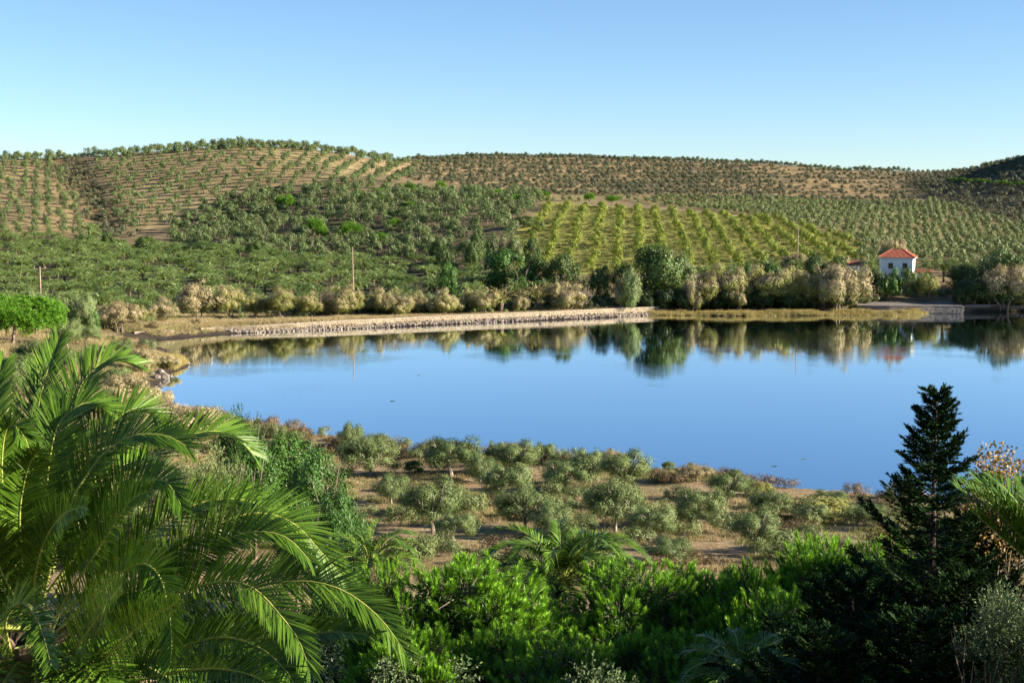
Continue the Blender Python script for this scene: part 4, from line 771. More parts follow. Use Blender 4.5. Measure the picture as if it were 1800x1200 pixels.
# ================================================================== house, terrace, poles
def house():
    D0 = 380; rz = -radians(20); c = at(1577, 470, D0 + 4); z0 = 6.3; hw, hd, hh = 8.7, 8.0, 12.5 - z0
    t = thing('white_house', 'white two-storey house with a red hipped tile roof above the terrace', 'house', (c[0], D0 + 4, z0), rz=rz)
    link('wall', new_mesh('house_wall', [(*boxm(0, 0, hh / 2, hw, hd, hh), 0)], [M_white]), parent=t)
    ow, od = hw / 2 + .55, hd / 2 + .55; rl = 1.5; rh = 2.1; zt = hh
    V = np.array([[-ow, -od, zt], [ow, -od, zt], [ow, od, zt], [-ow, od, zt], [-rl, 0, zt + rh], [rl, 0, zt + rh]]); V2 = V.copy(); V2[:, 2] += .14
    Fq = [[0, 1, 5, 4], [2, 3, 4, 5]]; Ft = [[1, 2, 5], [3, 0, 4]]
    rf = link('roof', new_mesh('roof', [(V2, Fq, 0), (V2, Ft, 0), (*boxm(0, 0, zt + .06, 2 * ow - .02, 2 * od - .02, .16), 1)], [M_tile, M_white]), parent=t)
    # rows of half-round tiles
    ch = []
    def slope(A, B_, C_, Dd, n_):
        for k in range(n_ + 1):
            s = k / n_; p = A + (B_ - A) * s; q = Dd + (C_ - Dd) * s
            ch.append((*tube([p + [0, 0, .05], q + [0, 0, .05]], [.13, .12], 6), 0))
    def face(a, b, e, f, n_):      # eave a-b, ridge e-f : ribs run straight up the slope until they meet hip or ridge
        e_dir = unit(b - a); L_ = np.linalg.norm(b - a); ea = (e - a) @ e_dir; fa = (f - a) @ e_dir
        upv = (e - a) - e_dir * ea
        for k in range(n_ + 1):
            s = L_ * k / n_; hgt = 1.0
            if s < ea: hgt = s / ea
            elif s > fa: hgt = (L_ - s) / (L_ - fa)
            p = a + e_dir * s; q = p + upv * hgt
            if hgt > .04: ch.append((*tube([p + [0, 0, .03], q + [0, 0, .03]], [.12, .12], 6), 0))
    face(V2[0], V2[1], V2[4], V2[5], 30); face(V2[1], V2[2], V2[5], V2[5], 26); face(V2[2], V2[3], V2[5], V2[4], 30); face(V2[3], V2[0], V2[4], V2[4], 26)
    for a, b in ((0, 4), (1, 5), (2, 5), (3, 4), (4, 5)): ch.append((*tube([V2[a] + [0, 0, .06], V2[b] + [0, 0, .06]], [.17, .17], 6), 0))
    link('roof_tiles', new_mesh('roof_tiles', ch, [M_tile]), parent=rf, kind='stuff')
    for x in (-1.35, 2.35):
        fr = link('window', new_mesh('window_frame', [(*boxm(0, 0, .78, .1, .16, 1.5), 0)] if False else [(*boxm(-.55, 0, 0, .12, .16, 1.5), 0), (*boxm(.55, 0, 0, .12, .16, 1.5), 0), (*boxm(0, 0, .69, .98, .16, .12), 0), (*boxm(0, 0, -.69, .98, .16, .12), 0), (*boxm(0, 0, 0, .08, .12, 1.26), 0)], [M_frame]), parent=t, loc=(x, -hd / 2 - .03, hh - 1.95))
        link('pane', new_mesh('pane', [(*boxm(0, -.0, 0, 1.0, .05, 1.28), 0)], [M_glass]), parent=fr, loc=(0, 0.02, 0))
        link('sill', new_mesh('sill', [(*boxm(0, -.06, -.82, 1.4, .3, .1), 0)], [M_white]), parent=fr)
    link('chimney', new_mesh('chimney', [(*boxm(1.9, 1.6, zt + 1.7, .6, .6, 1.3), 0), (*boxm(1.9, 1.6, zt + 2.38, .75, .75, .1), 1)], [M_white, M_tile]), parent=rf)
    return t
house()
def annex(lb_, uu, vt, D0, w, d_, h, rz, name='outbuilding'):
    p = at(uu, vt, D0); z0 = p[2] - h - .9
    t = thing(name, lb_, 'outbuilding', (p[0], D0, z0), rz=rz); link('wall', new_mesh('annex_wall', [(*boxm(0, 0, h / 2, w, d_, h), 0)], [M_white]), parent=t)
    ow, od = w / 2 + .35, d_ / 2 + .35; V = np.array([[-ow, -od, h], [ow, -od, h], [ow, od, h], [-ow, od, h], [-ow, 0, h + .9], [ow, 0, h + .9]])
    rf = link('roof', new_mesh('annex_roof', [(V, [[0, 1, 5, 4], [2, 3, 4, 5]], 0), (V, [[0, 4, 3], [1, 2, 5]], 1)], [M_tile, M_white]), parent=t)
    ch = []
    for k in range(int(w / .34) + 1):
        x = -ow + .17 + k * .34
        if x < ow: ch.append((*tube([[x, -od, h + .04], [x, 0, h + .94]], [.11, .11], 5), 0))
    link('roof_tiles', new_mesh('annex_tiles', ch, [M_tile]), parent=rf, kind='stuff')
annex('long low red-roofed outbuilding left of the white house', 1512, 460, 388, 6.0, 3.5, 2.4, -.3)
annex('low red-roofed shed at the right foot of the white house', 1626, 474, 377, 3.6, 3.0, 2.0, -.3)
def shed():
    p = ground(122, 528, 200, 420)
    t = thing('shed', 'small shed with a pale flat roof among the olives on the left bank', 'shed', p, rz=.15)
    link('wall', new_mesh('shed_wall', [(*boxm(0, 0, 1.0, 3.4, 2.6, 2.2), 0)], [M_gstone]), parent=t); link('roof', new_mesh('shed_roof', [(*boxm(0, -.1, 2.2, 4.0, 3.2, .18), 0)], [M_cap]), parent=t)
    p = ground(170, 538, 200, 420); t = thing('pergola', 'brown timber pergola beside the shed in front of the dark palms', 'pergola', p, rz=-.12)
    link('roof', new_mesh('pergola_roof', [(*boxm(0, 0, 2.3, 7.0, 3.4, .14), 0)], [M_brown]), parent=t)
    for i in range(5):
        for j in (-1.5, 1.5): link('post', new_mesh('pergola_post', [(*boxm(0, 0, 1.1, .16, .16, 2.3), 0)], [M_brown]), parent=t, loc=(-3.2 + i * 1.6, j, 0))
shed()
def pole(uu, vt, D0, lb_, arm=0, lean=0.0):
    p = at(uu, vt, D0); z = float(H(p[0], D0)); h = p[2] - z
    t = thing('utility_pole', lb_, 'utility pole', (p[0], D0, z)); t.rotation_euler[1] = lean
    link('post', new_mesh('pole_post', [(*tube([[0, 0, -.5], [0, 0, h * .5], [0, 0, h]], [.17, .15, .11], 8), 0)], [M_wood]), parent=t)
    if arm:
        link('crossarm', new_mesh('crossarm', [(*boxm(0, 0, h - .35, arm, .12, .14), 0)], [M_wood]), parent=t)
        for s in (-1, 0, 1): link('insulator', new_mesh('insulator', [(*tube([[s * arm * .44, 0, h - .3], [s * arm * .44, 0, h - .02], [s * arm * .44, 0, h + .06]], [.05, .09, .03], 6), 0)], [M_cap]), parent=t)
pole(70, 469, 290, 'wooden pole with a crossarm among olives on the left bank', 2.6)
pole(621, 434, 352, 'plain wooden pole rising from the golden tamarisks by the wall', 0, -.015)
pole(1403, 402, 402, 'thin pole with a short crossarm in front of the orchard rows', .9)
def terrace():
    t = thing('stone_terrace', 'grey stone paved terrace with a masonry front below the white house', 'terrace', (0, 0, 0))
    def P3(u, D): return [(u - 900) / F / .9956 * D, D]
    edge = [P3(1505, 351), P3(1560, 350), P3(1640, 350), P3(1692, 349.4)]; back = [P3(1505, 365), P3(1560, 366), P3(1615, 366), P3(1672, 366)]; zt = 2.1
    V = np.array([[*p, zt - .28] for p in edge] + [[*p, zt + .3] for p in back]); link('paving', new_mesh('paving', [(V, [[0, 1, 5, 4], [1, 2, 6, 5], [2, 3, 7, 6]], 0)], [M_gstone]), parent=t)
    r = R_(420); ch = []; cp = []
    def masonry(a, b, z0, z1):
        a = np.array(a); b = np.array(b); d = b - a; L_ = np.hypot(*d); rz = math.atan2(d[1], d[0]); n_ = int(L_ / .8)
        for row in range(int((z1 - z0) / .38)):
            for j in range(n_):
                c = a + d * (j + .5 + .25 * (row % 2)) / n_; ch.append((*boxm(c[0], c[1] + r.normal() * .03, z0 + .38 * (row + .5), L_ / n_ * .94, .5 + .1 * r.random(), .36, rz), int(r.integers(2))))
        c = (a + b) / 2; cp.append((*boxm(c[0], c[1], z1 + .02, L_ + .2, .75, .14, rz), 0)); ch.append((*boxm(c[0], c[1] + .12, (z0 + z1) / 2 - .4, L_, .36, z1 - z0 + .8, rz), 0))
    for a, b in zip(edge[:-1], edge[1:]): masonry(a, b, .2, zt - .2)
    masonry(P3(1694, 356.5), P3(1765, 357.5), .2, 1.7); masonry(P3(1765, 357.5), P3(1830, 358), .2, 1.4)
    link('front_wall', new_mesh('terrace_front', ch, [M_gstone, M_rock]), parent=t, kind='stuff'); link('coping', new_mesh('terrace_coping', cp, [M_gstone]), parent=t, kind='stuff')
    s = thing('stone_steps', 'short flight of grey stone steps right of the terrace', 'steps', (*P3(1695, 361), 1.9), rz=.05)
    for i in range(4): link('step', new_mesh('step', [(*boxm(0, i * .9, .15 + i * .35, 5.0 - i * .5, .9, .35), 0)], [M_gstone]), parent=s)
    link('side_block', new_mesh('side_block', [(*boxm(-3.2, 1.4, .9, .9, 2.6, 2.2), 0)], [M_gstone]), parent=s); link('side_block', new_mesh('side_block', [(*boxm(3.0, 2.4, 1.4, 1.1, 1.6, 3.4), 0)], [M_gstone]), parent=s)
terrace()
# ================================================================== the near olive slope
def oplant(uu, vb, wp, vt, i, lb_, pair=None, cat='olive tree', name='olive_tree', mw=5.6, mh=4.6):
    g = ground(uu, vb, 40, 250); top = at(uu, vt, g[1])[2]; s = wp / F * g[1] / mw * (1.26 if name == 'olive_tree' and vb > 740 else 1.15); h = max(top - g[2], 1.0)
    t = thing(name, lb_, cat, (g[0], g[1], g[2] - .05), rz=i * 2.4, sc=(s, s, h / mh)); pr = pair or P_olive[i % 5]
    link('trunk', pr[0], parent=t); link('crown', pr[1], parent=t); return t
OL = [(617, 800, 52, 742, 3, 'dark olive at the water edge behind the first big olive'), (650, 838, 108, 757, 0, 'big silvery olive at the head of the path nearest the water'), (795, 838, 110, 760, 1, 'wide olive on the shore with orange heath on its left'), (845, 850, 60, 800, 3, 'lower right shoulder olive beside the wide shore olive'),
      (910, 836, 84, 773, 2, 'olive on the shore with a beige tamarisk top behind it'), (688, 886, 74, 832, 3, 'low bushy olive above the bare path'), (762, 938, 108, 838, 2, 'light green olive with a bright slanting trunk'), (890, 890, 96, 815, 4, 'rounded olive in the middle of the grove'), (923, 928, 104, 848, 0, 'dense olive leaning right in the middle of the grove'),
      (1000, 868, 104, 800, 1, 'olive between the middle grove and the shore'), (1030, 850, 60, 790, 4, 'small olive close behind the one between grove and shore'), (1100, 862, 96, 790, 2, 'tall olive beneath the beige tamarisk crown'), (1081, 936, 100, 826, 0, 'upright olive with a pale straight trunk'), (970, 945, 88, 885, 3, 'low spreading olive right of the leaning one'),
      (1143, 952, 94, 888, 4, 'dense grey olive below the upright one'), (1230, 930, 96, 848, 1, 'dark green olive in the right part of the slope'), (1280, 882, 74, 826, 2, 'olive at the shore left of the small beige shrub'), (1357, 912, 74, 852, 0, 'light olive behind the small round standing one'), (1327, 975, 88, 893, 2, 'small round olive standing alone on a thin forked trunk'),
      (1430, 922, 52, 884, 4, 'small olive by the dark scrub near the shore'), (1175, 990, 100, 942, 3, 'grey bushy olive partly hidden by the pines'), (800, 955, 76, 900, 4, 'grey-green olive bush right of the slanting trunk'), (1045, 1000, 110, 940, 3, 'grey olive bush behind the green palm'), (1390, 968, 46, 930, 1, 'small olive sprig bush behind the pine tips'), (1540, 915, 44, 886, 3, 'low olive near the dark conifer at the shore'),
      (1176, 830, 24, 806, 0, 'tiny lone tree at the shore left of the beige shrub'), (1035, 812, 42, 783, 1, 'small dark tree left of the beige tamarisk crown'), (1455, 890, 70, 862, 4, 'low wide olive at the top of the bank right of the beige shrub'), (740, 905, 56, 862, 1, 'olive bush between path and slanting trunk'), (955, 815, 44, 778, 4, 'small olive behind the shore olive with the beige top'), (870, 830, 40, 776, 4, 'twiggy little olive on the shore'), (1310, 870, 42, 840, 3, 'low green bush behind the shore olive'),
      (68, 655, 92, 590, 0, 'largest olive on the left bank with a dark crooked trunk'), (25, 690, 70, 625, 3, 'grey olive at the left edge below the umbrella pine'), (120, 615, 56, 560, 2, 'olive right of the umbrella pine on the left bank'), (155, 605, 50, 572, 4, 'second olive right of the umbrella pine'), (175, 640, 62, 600, 1, 'olive above the tip of the tall palm frond'), (128, 650, 60, 612, 3, 'olive between the two palm fronds on the left bank'), (215, 628, 46, 594, 2, 'olive near the mudflat corner'), (62, 560, 60, 505, 3, 'grey olive behind the wooden pole with crossarm'), (20, 555, 70, 505, 1, 'grey olive behind the umbrella pine'), (105, 548, 60, 506, 0, 'grey olive left of the shed'), (145, 560, 56, 520, 4, 'grey olive in front of the shed'), (205, 690, 60, 645, 4, 'olive half behind the arching fronds'), (90, 720, 60, 670, 3, 'olive bush deep behind the upright frond')]
for a in OL: oplant(*a)
SH = [(730, 832, 46, 806, P_shrubG[0], 'bright green bush between the two first shore olives'), (135, 562, 30, 536, P_shrubG[1], 'small bright green bush left of the other by the pergola'), (161, 558, 28, 536, P_shrubG[0], 'small bright green bush right of the other by the pergola'),
      (1440, 912, 120, 870, P_greyTree[1], 'dark green scrub mound on the shore left of the conifer'), (1510, 905, 100, 880, P_broad[1], 'brown-green scrub on the bank by the conifer'), (1340, 872, 44, 845, P_greyTree[1], 'yellowish bush on the shore behind the light olive')]
for i, (uu, vb, wp, vt, pr_, lb_) in enumerate(SH): oplant(uu, vb, wp, vt, i, lb_, pr_, 'bush', 'bush', 6.6, 6.2)
TN = [(1078, 830, 50, 779, 5, 'beige tamarisk crown showing above the shore olives'), (1222, 846, 60, 808, 5, 'beige tamarisk shrub alone at the shore'), (905, 812, 50, 770, 2, 'pale tamarisk top behind the shore olive'), (1335, 862, 36, 842, 5, 'small pale tamarisk right of the beige shrub')]
for uu, vb, wp, vt, i, lb_ in TN: oplant(uu, vb, wp, vt, i, lb_, P_tam[i], 'tamarisk tree', 'tamarisk', 6.4, 6.6)
for uu, D0, wp, vt, i, lb_ in [(352, 134, 140, 690, 5, 'beige and green tamarisk at the near water edge behind the arching frond'), (215, 168, 110, 640, 5, 'large beige tamarisk above the arching fronds on the left shore'), (252, 214, 62, 598, 2, 'golden tamarisk beside the grassy spit'), (295, 226, 46, 618, 5, 'low beige tamarisk on the grassy spit'), (410, 118, 60, 716, 5, 'small pinkish tamarisk peeping over the frond tips'), (190, 150, 80, 668, 2, 'beige tamarisk below the large one on the left shore'), (262, 176, 70, 668, 5, 'beige tamarisk on the shore below the spit')]:
    plant('tamarisk', P_tam[i], uu, D0, wp * 1.1, vt, lb_, 'tamarisk tree', None, 6.4, 6.6)
plant('umbrella_pine', P_umbBig, 20, 213, 200, 517, 'big bright umbrella pine on the left bank', 'pine tree', None, 12.4, 7.2)
plant('umbrella_pine', P_umb[1], 85, 222, 64, 532, 'smaller umbrella pine leaning out from the big one', 'pine tree', None, 7.2, 6.2)
# dense green evergreen bushes left of the olive slope
def feather_pair(seed, m, n=26000, L=.16, Wd=.055, h=6.0, w=6.0):
    r = R_(seed); ch = trunk_chunks(r, h, .2, w * .34, 6); C_, Rr = lobes_on(60, 0, h / 2, w / 2, h / 2, .7, r, -.8, .95)
    nb = n // 9; P, d = crown_pts(C_, Rr, nb, r, .5); ax = unit(d + [0, 0, .35] + rdir(nb, r) * .45); P = np.repeat(P, 9, 0); ax = np.repeat(ax, 9, 0)
    P = P + ax * (np.tile(np.linspace(0, .42, 9), nb))[:, None]; A = unit(ax + rdir(len(P), r) * .8); ch.append((*cards(P, A, rdir(len(P), r), L * (.7 + .6 * r.random(len(P))), Wd), 1))
    return split('feathery', ch, [M_bark, m])
P_feather = [feather_pair(430, M_shrubG), feather_pair(431, M_shrubG)]; P_featherGrey = feather_pair(432, M_olive, 14000)
P_dense = [broad_pair(433, M_shrubG, 15000, .17, .085, lobes=70, lr=.7), broad_pair(434, M_shrubG, 13000, .17, .085, lobes=60, lr=.75)]
for uu, D0, wp, vt, pr_, lb_ in [(500, 84, 165, 742, P_dense[0], 'tall dark green evergreen tree beside the water left of the olive slope'), (555, 76, 150, 770, P_dense[1], 'green evergreen bush stepping down to the bare path'), (590, 64, 115, 838, P_dense[0], 'lower green evergreen bush by the small palm'), (445, 80, 130, 752, P_dense[1], 'green bush in front of the tall evergreen'), (380, 76, 130, 775, P_featherGrey, 'grey-green bush seen under the arching fronds'), (520, 66, 130, 850, P_dense[1], 'dark evergreen bush above the long arching frond'), (420, 100, 90, 708, P_feather[1], 'green bush with an upright shoot by the pinkish tamarisk'), (300, 90, 140, 800, P_featherGrey, 'olive-green bush behind the fronds'), (610, 52, 130, 905, P_feather[0], 'dark bush at the foot of the evergreens')]:
    plant('evergreen_bush', pr_, uu, D0, wp * 1.12, vt, lb_, 'bush', None, 6.6, 6.4)
# ================================================================== near date palms, frond by frond
def add_frond(root, path, r, nl, L, wd, facing=None, rad=.028, lift=.45, droop=.16, name='frond', leaf=M_palm, start=.14, base=None):
    rk, lf = frond_chunks(path, r, nl, L, wd, facing, rad, start, lift, droop); org = np.array(root.location) if base is None else base
    fr = link(name, new_mesh('frond', [(rk[0] - org, rk[1], 0)], [M_rachis], smooth=True), parent=root)
    link('leaflets', new_mesh('leaflets', [(lf[0][0] - org, lf[0][1], 0)] if len(lf) == 1 else [(np.asarray(lf[0][0]) - org, lf[0][1], 0)], [leaf]), parent=fr, kind='stuff') if False else None
    V = lf[0][0] - org; me = bpy.data.meshes.new('leaflets'); fa = [list(map(int, q)) for q in lf[0][1]] + [list(map(int, q)) for q in lf[1][1]]
    me.from_pydata(V.tolist(), [], fa); me.materials.append(leaf); link('leaflets', me, parent=fr, kind='stuff')
    return fr
def pxpath(pts, D0, dz):
    """a frond traced through picture points; the depth runs from D0 at its foot to D0 + dz at its tip"""
    n_ = len(pts); return np.array([at(u, v, D0 + dz * (i / (n_ - 1)) ** 1.2) for i, (u, v) in enumerate(pts)])
def big_palm():
    r = R_(500); D0 = 17.0; c = at(60, 1090, D0); gz = float(H(c[0], D0)); root = thing('date_palm', 'great date palm with long arching fronds filling the lower left corner', 'palm tree', (c[0], c[1], gz))
    tr = [(*tube([[0, 0, -.5], [0, 0, (c[2] - gz) * .5], [0, 0, c[2] - gz - .2]], [.36, .34, .48], 14), 0)]
    for k in range(90):     # cut frond stubs round the trunk
        a = k * 2.4; z = .2 + (c[2] - gz - .4) * k / 90; tr.append((*tube([[.3 * cos(a), .3 * sin(a), z], [.47 * cos(a), .47 * sin(a), z + .2]], [.09, .05], 5), 0))
    link('trunk', new_mesh('palm_trunk', tr, [M_palmBark]), parent=root)
    A = [([(45, 1040), (55, 880), (62, 750), (78, 670), (102, 600)], 1.2, .62, (0, -1, .3)), ([(62, 1030), (80, 880), (110, 760), (148, 668), (190, 633), (238, 640)], 1.0, .62, (0, -.7, .8)), ([(70, 1000), (82, 850), (98, 757), (125, 722), (155, 707), (188, 718)], .2, .55, (.2, -.7, .8)),
         ([(80, 1020), (100, 920), (135, 830), (180, 760), (225, 722), (256, 720), (284, 748)], .6, .58, (0, -.75, .65)), ([(75, 1060), (95, 970), (118, 895), (150, 838), (190, 790), (235, 765), (290, 765), (330, 785)], -.4, .58, (-.3, -.7, .5)),
         ([(95, 1050), (150, 940), (215, 842), (270, 798), (325, 768), (375, 757), (415, 768), (445, 798)], .6, .62, (0, -.5, .9)), ([(110, 1080), (190, 1000), (265, 934), (320, 897), (370, 879), (430, 878), (482, 900)], .4, .6, (0, -.5, .9)),
         ([(120, 1100), (220, 1040), (300, 973), (360, 933), (417, 907), (470, 902), (520, 922), (560, 965), (600, 1010)], .0, .62, (0, -.75, .65)), ([(130, 1110), (240, 1050), (340, 985), (400, 946), (455, 934), (505, 945), (545, 985)], -.5, .5, (0, -.75, .65)),
         ([(130, 1130), (260, 1080), (380, 1040), (474, 1025), (549, 1022), (612, 1042), (669, 1087), (712, 1145)], -1.0, .62, (0, -.75, .65)), ([(120, 1140), (210, 1090), (290, 1052), (350, 1029), (406, 1022), (450, 1036), (492, 1080), (525, 1125), (545, 1180)], -1.6, .58, (0, -.7, .7)),
         ([(100, 1110), (160, 1050), (210, 1008), (250, 990), (280, 1012), (295, 1065), (302, 1120), (300, 1165)], -2.0, .5, (-.3, -.7, .5)), ([(85, 1120), (117, 1050), (150, 1000), (193, 933), (230, 880), (262, 862)], -1.4, .52, (-.6, -.6, .3)),
         ([(90, 1215), (133, 1140), (167, 1093), (190, 1055), (216, 1026)], -3.2, .5, (-.3, -.9, .4)), ([(110, 1230), (160, 1180), (213, 1127), (267, 1083), (310, 1060)], -2.6, .5, (-.2, -.9, .3)), ([(150, 1160), (300, 1140), (420, 1125), (541, 1113), (600, 1110), (655, 1116)], -1.0, .5, (0, -.7, .7)),
         ([(85, 1040), (150, 950), (195, 893), (240, 858), (275, 843), (300, 855), (318, 888)], -.8, .52, (0, -.75, .65)), ([(30, 1040), (10, 900), (3, 830), (8, 765), (22, 746), (45, 772), (52, 795)], -.8, .5, (.6, -.7, .2)), ([(20, 1000), (-12, 850), (-18, 740), (-4, 660), (6, 636)], .6, .55, (.2, -.9, .3)),
         ([(120, 1230), (220, 1200), (330, 1178), (400, 1176), (460, 1195), (500, 1240)], -2.2, .5, (0, -.7, .7)), ([(160, 1200), (280, 1150), (380, 1120), (450, 1135), (500, 1175), (530, 1230)], -2.0, .5, (0, -.7, .7)), ([(40, 1220), (20, 1150), (10, 1090), (40, 1060), (70, 1100), (90, 1170)], -3.0, .45, (0, -.7, .7)),
         ([(60, 1100), (40, 1000), (35, 900), (50, 820), (70, 790)], -1.0, .6, (.4, -.9, .1)), ([(50, 1100), (10, 1020), (-20, 960), (-50, 930)], -1.4, .6, (.4, -.9, .3)), ([(70, 1110), (60, 1040), (75, 960), (110, 905), (150, 890)], -2.0, .5, (-.2, -.9, .4)),
         ([(90, 1010), (130, 890), (190, 830), (250, 810), (300, 830)], 1.8, .55, (0, -.5, .9))]
    for k, (pts, dz, L, fc) in enumerate(A):
        P = pxpath(pts, D0, dz); f = add_frond(root, P, r, 160, L, .021, np.array(fc), .024, lift=.34, droop=.05)
    for k in range(13):     # the far and left sides of the crown
        az = radians(120 + 140 * (k + .5) / 13) + r.normal() * .1; el = radians([72, 50, 28, 8][k % 4] + r.normal() * 5)
        P = frond_path(az, el, 4.0 + .4 * r.random(), radians(45), 10, (c[0], c[1], c[2] - .1)); add_frond(root, P, r, 80, .58, .03, None, .028)
    for k in range(9):      # lower fronds hanging towards the slope
        az = radians(-100 + 90 * k / 8) + r.normal() * .1; P = frond_path(az, radians(-2 + r.normal() * 6), 3.2, radians(70), 10, (c[0], c[1], c[2] - .3)); add_frond(root, P, r, 70, .5, .03, None, .028)
    for k, az in enumerate((-75, -40, -10, 20, -105)):      # withered fronds hanging under the crown
        a = radians(az); P = frond_path(a, radians(-18), 2.6, radians(82), 9, (c[0] + .3 * cos(a), c[1] + .3 * sin(a), c[2] - .5)); add_frond(root, P, r, 60, .4, .025, None, .02, leaf=M_dry)
    return root
big_palm()
def mid_palm(lb_, uu, vc, D0, L, seed, nf=30, nl=46, ll=.42, wd=.03, tilt=0.0, azr=(0, 360), name='date_palm', sag=50, low=8):
    r = R_(seed); c = at(uu, vc, D0); gz = float(H(c[0], D0)); root = thing(name, lb_, 'palm tree', (c[0], D0, gz)); th = c[2] - gz
    link('trunk', new_mesh('mid_palm_trunk', [(*tube([[0, 0, -.5], [0, 0, th * .5], [0, 0, th]], [.24, .22, .3], 10), 0)], [M_palmBark]), parent=root)
    for k in range(nf):
        u = (k + .5) / nf; az = radians(azr[0] + (azr[1] - azr[0]) * ((k * .618034) % 1)) + r.normal() * .1; el = radians(82 - (82 - low) * u + r.normal() * 5)
        P = frond_path(az, el, L * (.85 + .25 * r.random()), radians(sag * (.5 + u)), 10, (c[0] + cos(az) * .1, D0 + sin(az) * .1, c[2]), r.normal() * .12); add_frond(root, P, r, nl, ll, wd, None, .02)
    return root
mid_palm('green date palm rising between the bright pine and the dark pines', 985, 1020, 40, 3.0, 510, 40, 70, .52, .036, sag=75)
mid_palm('small date palm at the foot of the bare path right of the evergreens', 650, 985, 44, 1.9, 511, 26, 40, .36, .03)
mid_palm('small shaded date palm low in front of the pines', 1305, 1185, 22, 1.15, 512, 22, 40, .26, .02)
mid_palm('date palm at the right edge with stiff sunlit fronds', 1850, 1010, 21, 1.8, 513, 36, 60, .5, .022, sag=-30, low=38)
mid_palm('date palm at the lower right behind the juniper', 1880, 1180, 20, 1.5, 514, 22, 40, .36, .026)
# ================================================================== foreground pines with upright shoots
def shoot(P, ax, r, ln, rad, n_=110):
    """one bottle-brush shoot of needles"""
    t = r.random(n_) ** .8; side = unit(np.cross(ax, rdir(n_, r))); B = P + ax * (t * ln)[:, None]; A = ax * .95 + side * .7; A[t > .9] += ax * .8
    L = rad * (.75 + .5 * r.random(n_))[:, None]; S_ = unit(np.cross(A, side + rdir(n_, r) * .4)); w = .020
    return np.stack([B - S_ * w * .5, B + S_ * w * .5, B + unit(A) * L], 1).reshape(-1, 3), np.arange(n_ * 3).reshape(-1, 3)
def pine_parts(seed, h=6.6, w=4.4, z0=1.4, nb=30, per=20, ln=.34, rad=.16):
    r = R_(seed); parts = []; C_, Rr = lobes_on(nb, 0, (h + z0) / 2, w / 2, (h - z0) / 2, .78, r, -.6, 1.0)
    tr = [(*tube([[0, 0, -.4], [.05, 0, h * .45], [0, .05, h * .85]], [.16, .11, .04], 8), 0)]
    for c, R1 in zip(C_, Rr):
        ch = []; b0 = np.array([0, 0, max(.8, c[2] - .35 * np.hypot(c[0], c[1]) - .5)]); ch.append((*tube([b0, (b0 + c) / 2 + [0, 0, -.08], c], [.05, .035, .018], 5), 0))
        V = []; n0 = 0
        for j in range(per):
            d = rdir(1, r)[0]; d[2] = abs(d[2]) * .9 - .15; P = c + d * R1 * (.45 + .55 * r.random()); ax = unit(d * .75 + np.array([0, 0, .75]) + unit(c - [0, 0, z0]) * .4 + r.normal(size=3) * .14)
            ch.append((*tube([c + (P - c) * .3, P, P + ax * ln], [.014, .011, .005], 4), 0))
            v, f = shoot(P, ax, r, ln * (.6 + .7 * r.random()), rad); ch.append((v, f, 1))
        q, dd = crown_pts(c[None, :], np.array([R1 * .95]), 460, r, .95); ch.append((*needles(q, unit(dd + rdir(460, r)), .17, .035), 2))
        parts.append(new_mesh('pine_branch', ch, [M_bark, M_pine, M_pineShade]))
    return new_mesh('pine_trunk', tr, [M_bark]), parts
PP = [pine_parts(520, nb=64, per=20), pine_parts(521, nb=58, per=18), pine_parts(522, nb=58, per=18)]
def pine(uu, vt, D0, wp, i, lb_, rz):
    p = at(uu, vt, D0); gz = float(H(p[0], D0)); h = p[2] - gz; s = wp / F * D0 / 4.3; t = thing('young_pine', lb_, 'pine tree', (p[0], D0, gz), rz=rz, sc=(s, s, h / 7.3), group='young pines below the olive slope')
    link('trunk', PP[i][0], parent=t)
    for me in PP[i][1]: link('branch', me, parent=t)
for a in [(800, 948, 34, 330, 0, 'bright domed young pine left of the green palm', .4), (680, 985, 33, 150, 1, 'small bright young pine touching the great palm', 2.0), (1095, 985, 35, 270, 1, 'dark young pine with lit tips right of the green palm', 1.1), (1235, 965, 37, 260, 2, 'young pine with upright shoots below the small round olive', 3.0), (1345, 975, 34, 220, 0, 'dark young pine between the two shoot-tipped ones', 4.2), (1460, 915, 36, 250, 2, 'tallest young pine with three bright shoots left of the conifer', 5.2), (1560, 945, 38, 200, 1, 'young pine half behind the conifer', .9),
          (945, 1050, 36, 190, 1, 'young pine hiding the trunk of the green palm', .7), (900, 1075, 29, 260, 2, 'low shaded young pine under the green palm', 2.7), (1150, 1085, 28, 260, 0, 'low young pine with one bright shoot in the shade', 1.9), (1010, 1110, 26, 250, 1, 'lowest shaded young pine near the silvery shrubs', 3.9), (1400, 1040, 30, 240, 1, 'young pine with a bare reddish stem', 2.2), (1250, 1120, 27, 230, 2, 'shaded young pine behind the small palm', .2), (720, 1080, 28, 220, 2, 'shaded young pine under the fronds of the great palm', 4.8), (1560, 1080, 29, 260, 0, 'shaded young pine left of the conifer foot', 5.6)]:
    pine(*a)
